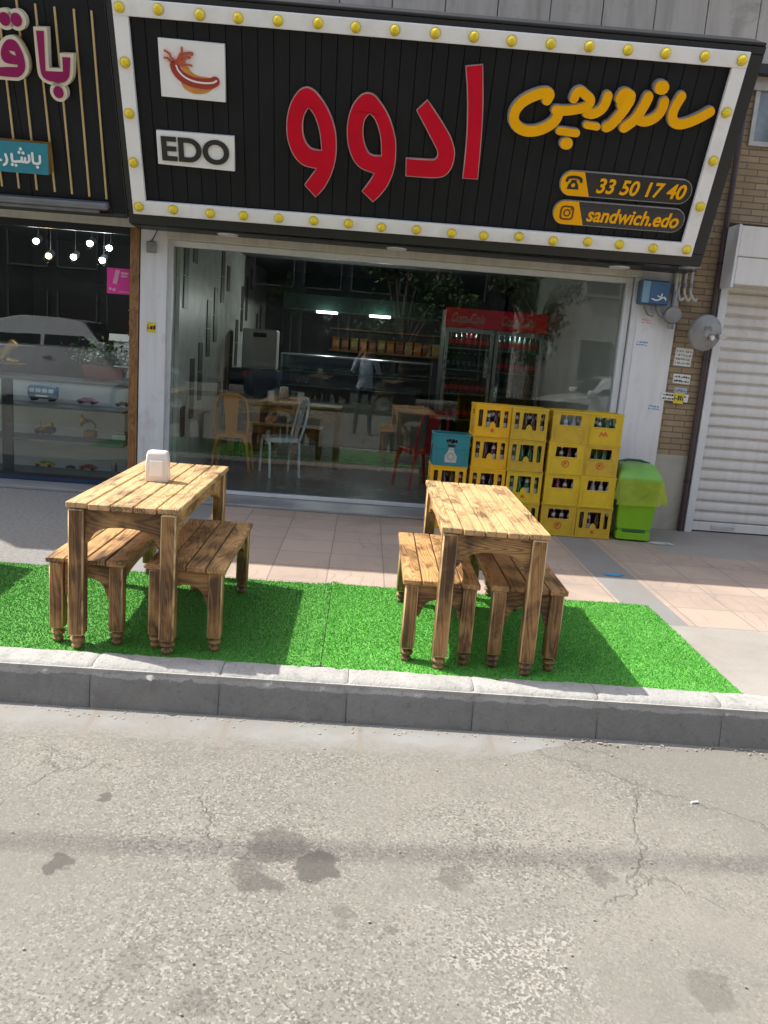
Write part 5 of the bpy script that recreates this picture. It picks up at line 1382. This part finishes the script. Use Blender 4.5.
# golden reclining figurine
lf = thing('animal_figurine', 'gilded reclining animal figurine above the display shelf at the left edge', 'figurine', (-4.02, 1.0, 1.10))
def skin_mesh(name, joints, edges, mats, parent, sub=2, matf=None):
    me = bpy.data.meshes.new(name)
    me.from_pydata([j[0] for j in joints], edges, [])
    o = bpy.data.objects.new(name, me); COL.objects.link(o)
    m = o.modifiers.new('s', 'SKIN'); m.use_smooth_shade = True
    for v, j in zip(me.skin_vertices[0].data, joints):
        v.radius = (j[1], j[1]) if not isinstance(j[1], tuple) else j[1]
    me.skin_vertices[0].data[0].use_root = True
    s = o.modifiers.new('d', 'SUBSURF'); s.levels = sub; s.render_levels = sub
    dg = bpy.context.evaluated_depsgraph_get(); dg.update()
    nm = bpy.data.meshes.new_from_object(o.evaluated_get(dg))
    bpy.data.objects.remove(o)
    nm.name = name; nm.materials.clear()
    for q in (mats if isinstance(mats, (list, tuple)) else [mats]): nm.materials.append(q)
    if matf:
        for p in nm.polygons: p.material_index = matf(p.center)
    o = bpy.data.objects.new(name, nm); COL.objects.link(o)
    if parent: o.parent = parent
    return o
J = [((-.22, 0, .10), .07), ((-.05, 0, .11), .065), ((.10, 0, .13), .07), ((.18, 0, .20), .05), ((.25, -.02, .25), .065), ((.32, -.04, .235), .035),
     ((.14, -.05, .06), .03), ((.28, -.06, .03), .022), ((.14, .05, .06), .03), ((.28, .06, .03), .022), ((-.22, -.07, .05), .045), ((-.12, -.09, .025), .025), ((-.22, .07, .05), .045), ((-.12, .09, .025), .025), ((-.32, 0, .08), .02), ((-.38, .05, .03), .014),
     ((.23, -.06, .31), .016), ((.23, .03, .31), .016)]
skin_mesh('body', J, [(0, 1), (1, 2), (2, 3), (3, 4), (4, 5), (2, 6), (6, 7), (2, 8), (8, 9), (0, 10), (10, 11), (0, 12), (12, 13), (0, 14), (14, 15), (4, 16), (4, 17)], MAT['brass'], lf)
lf.scale = (.85, .85, .85)
bm = BM(); box(bm, -.42, .36, -.13, .13, 0, .018, .006); obj('plinth', bm, MAT['walnut'], lf)
pt = thing('potted_plant', 'leafy white flowered plant in a dark red trough above the display shelf', 'plant', (-2.85, 1.05, 1.02))
bm = BM(); rsec(bm, [(0, .20, .09, .02, 0, 0), (.13, .23, .11, .02, 0, 0)]); obj('trough', bm, MAT['terracotta'], pt)
def leaf_cloud(n, fn, size, seed, parent, name='foliage', mat='leaf'):
    g = np.random.default_rng(seed); co = np.zeros((n * 4, 3))
    for i in range(n):
        c = np.array(fn(g)); s = size * g.uniform(.6, 1.4)
        a = g.normal(0, 1, 3); a /= np.linalg.norm(a); b = np.cross(a, g.normal(0, 1, 3)); b /= np.linalg.norm(b)
        co[4 * i] = c - a * s; co[4 * i + 1] = c - b * s * .45; co[4 * i + 2] = c + a * s; co[4 * i + 3] = c + b * s * .45
    me = bpy.data.meshes.new(name); me.vertices.add(n * 4); me.vertices.foreach_set('co', co.ravel())
    me.loops.add(n * 4); me.loops.foreach_set('vertex_index', np.arange(n * 4, dtype=np.int32))
    me.polygons.add(n); me.polygons.foreach_set('loop_start', np.arange(0, n * 4, 4, dtype=np.int32)); me.update(calc_edges=True)
    me.materials.append(MAT[mat]); o = bpy.data.objects.new(name, me); COL.objects.link(o); o.parent = parent
    return o
leaf_cloud(420, lambda g: (g.normal(0, .14), g.normal(0, .05), .15 + abs(g.normal(0, .11))), .03, 3, pt)
leaf_cloud(60, lambda g: (g.normal(-.05, .12), g.normal(-.05, .04), .18 + abs(g.normal(0, .07))), .018, 4, pt, 'flowers', 'white')
hs = thing('display_house', 'pale slatted model house between the plant and the window post', 'model house', (-2.80, 1.75, 1.0))
bm = BM(); box(bm, -.17, .17, 0, .2, 0, .42, .004); obj('wall', bm, MAT['lampglass'], hs)
bm = BM(); prism(bm, [(-.03, .42), (.23, .42), (.20, .50), (.0, .50)], 'x', -.22, .22); obj('roof', bm, MAT['white_alu'], hs)
bm = BM()
for k in range(7): box(bm, -.165, .165, -.012, -.001, .05 + k * .05, .075 + k * .05)
obj('slats', bm, MAT['white_alu'], hs)
fb = thing('dried_bouquet', 'reddish dried bouquet hanging in the dark beside the window post', 'bouquet', (-2.52, 1.3, 1.45))
leaf_cloud(260, lambda g: (g.normal(0, .07), g.normal(0, .06), g.normal(.1, .16)), .035, 9, fb, 'petals', 'terracotta')
bm = BM(); tube(bm, [(0, 0, -.4), (.01, 0, .1)], .01, 6); obj('stem', bm, MAT['bark'], fb)
# pink poster with a pale print
ps = thing('pink_poster', 'pink square poster stuck inside the left shop window', 'poster', (-2.405, .0365, 2.01))
bm = BM(); box(bm, -.112, .112, -.0025, .0, -.118, .118); obj('sheet', bm, MAT['sticker_p'], ps)
pink2 = M('pale_pink', (.62, .28, .42), .5)
bm = BM(); prism(bm, [(-.06, -.02), (-.02, -.03), (.01, .10), (-.03, .105)], 'y', -.0038, -.003); obj('print', bm, pink2, ps)
bm = BM(); box(bm, .02, .09, -.0040, -.003, .065, .085); box(bm, .02, .08, -.0040, -.003, .04, .055); box(bm, .0, .10, -.0040, -.003, -.10, -.092); obj('lettering', bm, pink2, ps)
bm = BM(); lathe(bm, [(.014, -.0040), (.014, -.003)], 14, (-.08, 0, -.075), axis='y'); lathe(bm, [(.016, -.0041), (.016, -.003)], 14, (-.045, 0, -.08), axis='y'); obj('print', bm, pink2, ps)
def lamp(name, loc, power, colr, size=.05):
    d = bpy.data.lights.new(name, 'POINT'); d.energy = power; d.color = colr; d.shadow_soft_size = size
    o = bpy.data.objects.new(name, d); COL.objects.link(o); o.location = loc
lamp('hood_lamp', (-.65, 4.5, 1.97), 7, (.95, 1, .97), .08); lamp('hood_lamp', (.15, 4.5, 1.97), 7, (.95, 1, .97), .08)
lamp('cooler_lamp', (1.42, 3.68, 1.90), .9, (.95, 1, .98), .03); lamp('cooler_lamp', (2.10, 3.68, 1.90), .9, (.95, 1, .98), .03)
# ceiling spots
for i, (x, y, z, mt, lab) in enumerate(((-3.55, 1.0, 2.41, 'spot', 'lit white spotlight farthest from the timber post'), (-3.42, 1.0, 2.27, 'spot_warm', 'lit warm yellow spotlight in the left shop'), (-3.16, 1.0, 2.28, 'spot', 'lit white spotlight in the middle of the lower row'),
                     (-2.99, 1.0, 2.43, 'spot', 'lit white spotlight in the upper row, middle one'), (-2.79, 1.0, 2.40, 'spot', 'lit white spotlight of the upper row nearest the timber post'), (-2.86, 1.0, 2.27, 'spot', 'lit white spotlight of the lower row nearest the pink poster'))):
    t = thing('spotlight', lab, 'spotlight', (x, y, z), 0, 'ceiling spotlights in the left shop')
    bm = BM(); tube(bm, [(0, .02, .05), (0, .03, 2.66 - z)], .004, 6); tube(bm, [(0, -.028, -.012), (0, .06, .03)], .036, 14); obj('housing', bm, MAT['black'], t, smooth=40)
    bm = BM(); lathe(bm, [(.0, -.006), (.030, -.004), (.030, .0)], 16, (0, -.034, -.012), axis='y'); obj('lens', bm, MAT[mt], t)
    lamp('spotlight_beam', (x, y - .09, z - .03), 2.6, (1, .7, .35) if mt == 'spot_warm' else (.92, .96, 1.0))

# ------------------------------------------------------------------ the street behind the photographer
def car(label, loc, rz, paint, L=4.45, H=1.46, W=1.74):
    t = thing('parked_car', label, 'car', loc, rz)
    h = L / 2; k = H / 1.46
    prof = [(-h, .42 * k), (-h + .03, .72 * k), (-h + .25, .93 * k), (-h + .75, 1.0 * k), (h - 1.45, .98 * k), (h - .75, .88 * k), (h - .12, .70 * k), (h, .52 * k), (h - .02, .26), (h - .5, .22), (-h + .5, .22), (-h + .05, .28)]
    bm = BM(); prism(bm, prof, 'y', -W / 2, W / 2, .05); obj('body', bm, paint, t, smooth=35)
    bm = BM()
    gp = [(-h + .62, .99 * k), (-h + 1.15, 1.36 * k), (-h + 1.6, H - .01), (.15, H), (.55, H - .05), (h - 1.30, .975 * k)]
    a = [bm.verts.new((p[0], -W / 2 + (.07 if p[1] < 1.1 * k else .22), p[1])) for p in gp]; b = [bm.verts.new((p[0], W / 2 - (.07 if p[1] < 1.1 * k else .22), p[1])) for p in gp]
    bm.faces.new(a); bm.faces.new(b[::-1])
    for i in range(len(gp)): bm.faces.new((a[i], b[i], b[(i + 1) % len(gp)], a[(i + 1) % len(gp)]))
    bmesh.ops.bevel(bm, geom=bm.edges[:], offset=.03, segments=2, affect='EDGES'); obj('cabin', bm, paint, t, smooth=35)
    def side(pts, sy):
        bm = BM(); out = []
        for z_off in (.0, .012):
            row = []
            for x, z in pts:
                u = (z - .99 * k) / (1.36 * k - .99 * k); y = sy * (W / 2 - (.07 + .15 * min(max(u, 0), 1.0)) + z_off - .002)
                row.append(bm.verts.new((x, y, z)))
            out.append(row)
        bm.faces.new(out[0]); bm.faces.new(out[1][::-1]); n = len(pts)
        for i in range(n): bm.faces.new((out[0][i], out[1][i], out[1][(i + 1) % n], out[0][(i + 1) % n]))
        return bm
    for sy in (-1, 1):
        obj('window', side([(-h + .85, 1.02 * k), (-h + 1.25, 1.32 * k), (-.28, 1.355 * k), (-.28, 1.02 * k)], sy), MAT['car_glass'], t)
        obj('window', side([(-.20, 1.02 * k), (-.20, 1.355 * k), (.30, 1.34 * k), (h - 1.45, 1.02 * k)], sy), MAT['car_glass'], t)
        bm = BM(); box(bm, h - 1.42, h - 1.22, sy * (W / 2 + .06) - .07, sy * (W / 2 + .06) + .07, 1.0 * k, 1.12 * k, .03); obj('mirror', bm, paint, t)
        bm = BM(); box(bm, -.20, -.02, sy * (W / 2 + .012) - .01, sy * (W / 2 + .012) + .01, .82 * k, .85 * k, .006); obj('handle', bm, MAT['chrome'], t)
        bm = BM(); box(bm, h - .20, h - .07, sy * (W / 2 - .25) - .2, sy * (W / 2 - .25) + .19, .58 * k, .68 * k, .03); obj('headlight', bm, MAT['lampglass'], t)
        bm = BM(); box(bm, -h - .01, -h + .12, sy * (W / 2 - .22) - .18, sy * (W / 2 - .22) + .17, .70 * k, .84 * k, .02); obj('tail_light', bm, MAT['tail'], t)
        for x in (-h + .85, h - .85):
            bm = BM(); y0 = sy * (W / 2 - .1)
            lathe(bm, [(.20, y0 - .11), (.31, y0 - .10), (.315, y0), (.31, y0 + .115), (.20, y0 + .118)], 24, (x, 0, .315), axis='y'); wl = obj('wheel', bm, MAT['rubber'], t, smooth=40)
            bm = BM(); lathe(bm, [(.02, y0 + sy * .124), (.19, y0 + sy * .119), (.195, y0 + sy * .10)], 20, (x, 0, .315), axis='y'); obj('rim', bm, MAT['rim'], wl)
    bm = BM()
    a = [(gp[5][0] - .02, .985 * k), (gp[4][0] + .02, H - .07)]
    v = [bm.verts.new((a[0][0] + .015, -W / 2 + .14, a[0][1] + .02)), bm.verts.new((a[0][0] + .015, W / 2 - .14, a[0][1] + .02)), bm.verts.new((a[1][0] + .02, W / 2 - .30, a[1][1] + .01)), bm.verts.new((a[1][0] + .02, -W / 2 + .30, a[1][1] + .01))]
    f = bm.faces.new(v); r = bmesh.ops.extrude_face_region(bm, geom=[f])
    for q in r['geom']:
        if isinstance(q, bmesh.types.BMVert): q.co += Vector((.012, 0, .012))
    obj('windscreen', bm, MAT['car_glass'], t)
    return t
car('silver grey car across the street, mirrored in the left shop window', (-6.45, -9.9, -.19), 0.0, MAT['car_silver'], 4.7, 1.86, 1.85)
car('dark car across the street, mirrored behind the orange chair', (-2.9 + 2.0, -14.0, -.19), 0.0, MAT['car_dark'], 4.5, 1.5)
car('white car across the street, mirrored above the yellow crates', (6.4, -12.6, -.19), PI, MAT['car_white'], 4.4, 1.46)
fb1 = thing('building', 'dark glazed building across the street, mirrored in the shop window', 'building', (-8, -24, -.1))
bm = BM(); box(bm, -22, 13.2, -8, 0, 0, 13); obj('wall', bm, M('dark_facade', (.035, .037, .04), .5), fb1)
for i in range(18):
    for j in range(4):
        bm = BM(); x = -20.5 + i * 1.85; z = .7 + j * 3.0
        box(bm, x, x + 1.4, .001, .05, z, z + 2.0); wd = obj('window', bm, MAT['car_glass'], fb1)
        bm = BM(); box(bm, x - .05, x - .001, .001, .08, z - .05, z + 2.05); box(bm, x + 1.401, x + 1.45, .001, .08, z - .05, z + 2.05); box(bm, x, x + 1.4, .001, .1, z - .06, z - .001); obj('frame', bm, MAT['grey_cap'], wd)
fb2 = thing('building', 'sunlit beige building across the street, mirrored at the right end of the window', 'building', (10.2, -23, -.1))
bm = BM(); box(bm, -4.6, 14, -8, 0, 0, 11); obj('wall', bm, MAT['wall'], fb2)
for i in range(5):
    for j in range(3):
        bm = BM(); x = -2.2 + i * 2.6; z = 1.0 + j * 3.2
        box(bm, x, x + 1.2, .001, .05, z, z + 1.5); wd = obj('window', bm, MAT['car_glass'], fb2)
        bm = BM(); box(bm, x - .08, x + 1.28, .001, .16, z - .10, z - .002); obj('sill', bm, MAT['marble'], wd)
def street_tree(label, loc, h, r, seed):
    g = np.random.default_rng(seed)
    t = thing('street_tree', label, 'tree', loc, 0, 'trees across the street')
    bm = BM(); tube(bm, catmull([(0, 0, 0), (.05, .03, h * .2), (-.03, .02, h * .42), (.04, 0, h * .7)], 4), [.16 - .01 * i for i in range(13)], 10); obj('trunk', bm, MAT['bark'], t, smooth=50)
    cl = []
    for i in range(16):
        a = g.uniform(0, 2 * PI); rr = r * math.sqrt(g.uniform(0, 1)) * .85; z = h * g.uniform(.28, .78)
        c = (rr * math.cos(a), rr * math.sin(a), z); cl.append((c, g.uniform(.35, .75) * r * .55))
        bm = BM(); tube(bm, [(0, 0, h * .24), (c[0] * .5, c[1] * .5, (z + h * .26) / 2 + .1), c], [.06, .04, .015], 6); obj('limb', bm, MAT['bark'], t)
    def fn(q):
        c, s = cl[q.integers(len(cl))]
        d = q.normal(0, 1, 3); d /= np.linalg.norm(d)
        return (np.array(c) + d * s * q.uniform(.3, 1.05)).tolist()
    leaf_cloud(5200, fn, .085, seed + 1, t, 'crown', 'leaf2')
street_tree('leafy street tree across the road, mirrored above the counter', (1.0, -15.6, -.04), 5.6, 2.2, 11)
street_tree('leafy street tree across the road, mirrored above the indoor table', (-4.2, -16.4, -.04), 7.2, 2.4, 21)
street_tree('leafy street tree across the road, mirrored beside the beige building', (5.0, -17.0, -.04), 6.8, 1.9, 31)
# overhead cable whose soft shadow crosses the road
cbl = thing('overhead_cable', 'thick black overhead cable bundle strung high along the street', 'cable', (0, 0, 0))
bm = BM(); tube(bm, [(x, -2.82 + .04 * (x + 8), 11.0 - .3 * (1 - (x / 24) ** 2)) for x in range(-24, 25, 2)], .021, 8); obj('cable', bm, MAT['black'], cbl, smooth=40)
for z, y in ((5.05, -.34), (4.98, -.33)):
    bm = BM(); tube(bm, [(x * 1.0, y, z - .05 * math.sin(x * .8)) for x in np.linspace(-4, 8, 40)], .010, 6)
    o = obj('wall_cable', bm, MAT['black']); tag(o, 'thin black cable strung across the grey cladding, ' + ('upper one' if z > 5 else 'lower one'), 'cable')

# ------------------------------------------------------------------ the photographer, seen in the glass
pr = thing('person', 'person in a pale blue shirt and dark trousers holding up a phone', 'person', (0.0, -8.36, -.185))
J = [((0, -.02, .96), .155), ((0, -.02, 1.12), .145), ((0, -.01, 1.32), .165), ((0, -.02, 1.50), .12), ((0, .0, 1.585), .058), ((0, .015, 1.66), .075), ((0, .025, 1.755), .098), ((0, .015, 1.84), .085),
     ((.19, -.02, 1.50), .068), ((.27, .06, 1.24), .050), ((.13, .24, 1.60), .036), ((.068, .295, 1.70), .030),
     ((-.19, -.02, 1.50), .068), ((-.27, .06, 1.24), .050), ((-.13, .24, 1.60), .036), ((-.068, .295, 1.70), .030),
     ((.10, -.02, .90), .105), ((.13, .0, .50), .062), ((.15, -.02, .09), .042), ((.16, .10, .045), .040), ((.165, .19, .035), .028),
     ((-.10, -.02, .90), .105), ((-.13, .0, .50), .062), ((-.15, -.02, .09), .042), ((-.16, .10, .045), .040), ((-.165, .19, .035), .028),
     ((0, .115, 1.745), .018)]
E = [(0, 1), (1, 2), (2, 3), (3, 4), (4, 5), (5, 6), (6, 7), (3, 8), (8, 9), (9, 10), (10, 11), (3, 12), (12, 13), (13, 14), (14, 15), (0, 16), (16, 17), (17, 18), (18, 19), (19, 20), (0, 21), (21, 22), (22, 23), (23, 24), (24, 25), (6, 26)]
for s, w in ((1, 11), (-1, 15)):
    bx_, by_, bz_ = s * .068, .295, 1.70
    for k in range(4):
        i0 = len(J)
        z = bz_ + .052 - k * .019; ln = (1.0, 1.06, 1.0, .84)[k]
        J += [((bx_ - s * .010, by_ + .03, z), .0095), ((bx_ - s * .022, by_ + .03 + .022 * ln, z + .002), .0085), ((bx_ - s * .040 , by_ + .036 + .022 * ln, z + .003), .0075)]
        E += [(w, i0), (i0, i0 + 1), (i0 + 1, i0 + 2)]
    i0 = len(J)
    J += [((bx_ - s * .018, by_ - .012, bz_ + .02), .010), ((bx_ - s * .035, by_ + .004, bz_ + .045), .008)]
    E += [(w, i0), (i0, i0 + 1)]
def pm(c):
    if c.z > 1.555 and c.y < .17: return 0
    if c.y > .17 and c.z > 1.5: return 0
    if c.z > .92: return 1
    if c.z > .085: return 2
    return 3
skin_mesh('body', J, E, [MAT['skin'], MAT['shirt'], MAT['jeans'], MAT['black']], pr, 2, pm)
bm = BM(); bmesh.ops.create_uvsphere(bm, u_segments=20, v_segments=12, radius=1)
for v in bm.verts:
    v.co = Vector((v.co.x * .098, v.co.y * .112 - .008, v.co.z * .10 + 1.82))
bmesh.ops.delete(bm, geom=[v for v in bm.verts if v.co.z < 1.77 and v.co.y > -.02 or v.co.z < 1.73], context='VERTS')
obj('hair', bm, MAT['hair'], pr, smooth=60)
for s in (-1, 1):
    bm = BM(); bmesh.ops.create_uvsphere(bm, u_segments=10, v_segments=8, radius=.012, matrix=Matrix.Translation((s * .034, .108, 1.775))); obj('eye', bm, MAT['ink'], pr)
    bm = BM(); bmesh.ops.create_uvsphere(bm, u_segments=10, v_segments=8, radius=.03, matrix=Matrix.Translation((s * .094, .01, 1.755)) @ Matrix.Diagonal((.35, .7, 1.05, 1))); obj('ear', bm, MAT['skin'], pr)
bm = BM(); box(bm, -.024, .024, .104, .116, 1.692, 1.703, .003); obj('mouth', bm, M('lips', (.32, .12, .09), .5), pr)
ph = thing('phone', 'dark phone held upright in both hands of the photographer', 'phone', (0, -8.022, 1.52))
bm = BM(); box(bm, -.037, .037, -.005, .004, -.005, .155, .004); obj('case', bm, MAT['gloss_black'], ph)
bm = BM(); lathe(bm, [(.011, .0042), (.011, .007)], 16, (-.02, 0, .135), axis='y'); obj('lens', bm, MAT['car_glass'], ph)

# ------------------------------------------------------------------ camera, sun and sky
cam = bpy.data.cameras.new('camera'); co = bpy.data.objects.new('camera', cam); COL.objects.link(co)
Wm = ((0.99684965, -0.07145507, -0.03442295), (-0.01934257, 0.20188807, -0.97921758), (0.07691965, 0.97679854, 0.19986993))
m4 = Matrix(Wm).to_4x4(); m4.translation = (0, -8.0, 1.6)
co.matrix_world = m4
cam.sensor_fit = 'VERTICAL'; cam.sensor_height = 36.0; cam.lens = 810 / 1024 * 36.0
cam.clip_start = .02; cam.clip_end = 800
S.camera = co
SUN = Vector((-.735, .235, 1.0)).normalized()
sd = bpy.data.lights.new('sun', 'SUN'); sd.energy = 3.1; sd.angle = R(.53); sd.color = (1.0, .955, .88)
so = bpy.data.objects.new('sun', sd); COL.objects.link(so); so.rotation_euler = (-SUN).to_track_quat('-Z', 'Y').to_euler()
wd = bpy.data.worlds.new('World'); S.world = wd; wd.use_nodes = True
nt = wd.node_tree; nt.nodes.clear()
sk = nt.nodes.new('ShaderNodeTexSky'); sk.sky_type = 'NISHITA'; sk.sun_disc = False
sk.sun_elevation = math.asin(SUN.z); sk.sun_rotation = math.atan2(SUN.x, SUN.y); sk.air_density = 1.0; sk.dust_density = 5.0; sk.ozone_density = 1.0; sk.altitude = 1200
bg_ = nt.nodes.new('ShaderNodeBackground'); bg_.inputs[1].default_value = .15
ow = nt.nodes.new('ShaderNodeOutputWorld'); hs_ = nt.nodes.new('ShaderNodeHueSaturation'); hs_.inputs['Saturation'].default_value = .5; nt.links.new(sk.outputs[0], hs_.inputs['Color']); nt.links.new(hs_.outputs[0], bg_.inputs[0]); nt.links.new(bg_.outputs[0], ow.inputs[0])
S.view_settings.view_transform = 'Standard'; S.view_settings.look = 'None'; S.view_settings.exposure = 1.2; S.view_settings.gamma = 1.0
S.view_settings.use_curve_mapping = False
S.cycles.max_bounces = 10; S.cycles.transparent_max_bounces = 24; S.cycles.glossy_bounces = 5; S.cycles.diffuse_bounces = 5
S.cycles.caustics_reflective = False; S.cycles.caustics_refractive = False
S.cycles.sample_clamp_indirect = 6.0
S.cycles.use_denoising = True
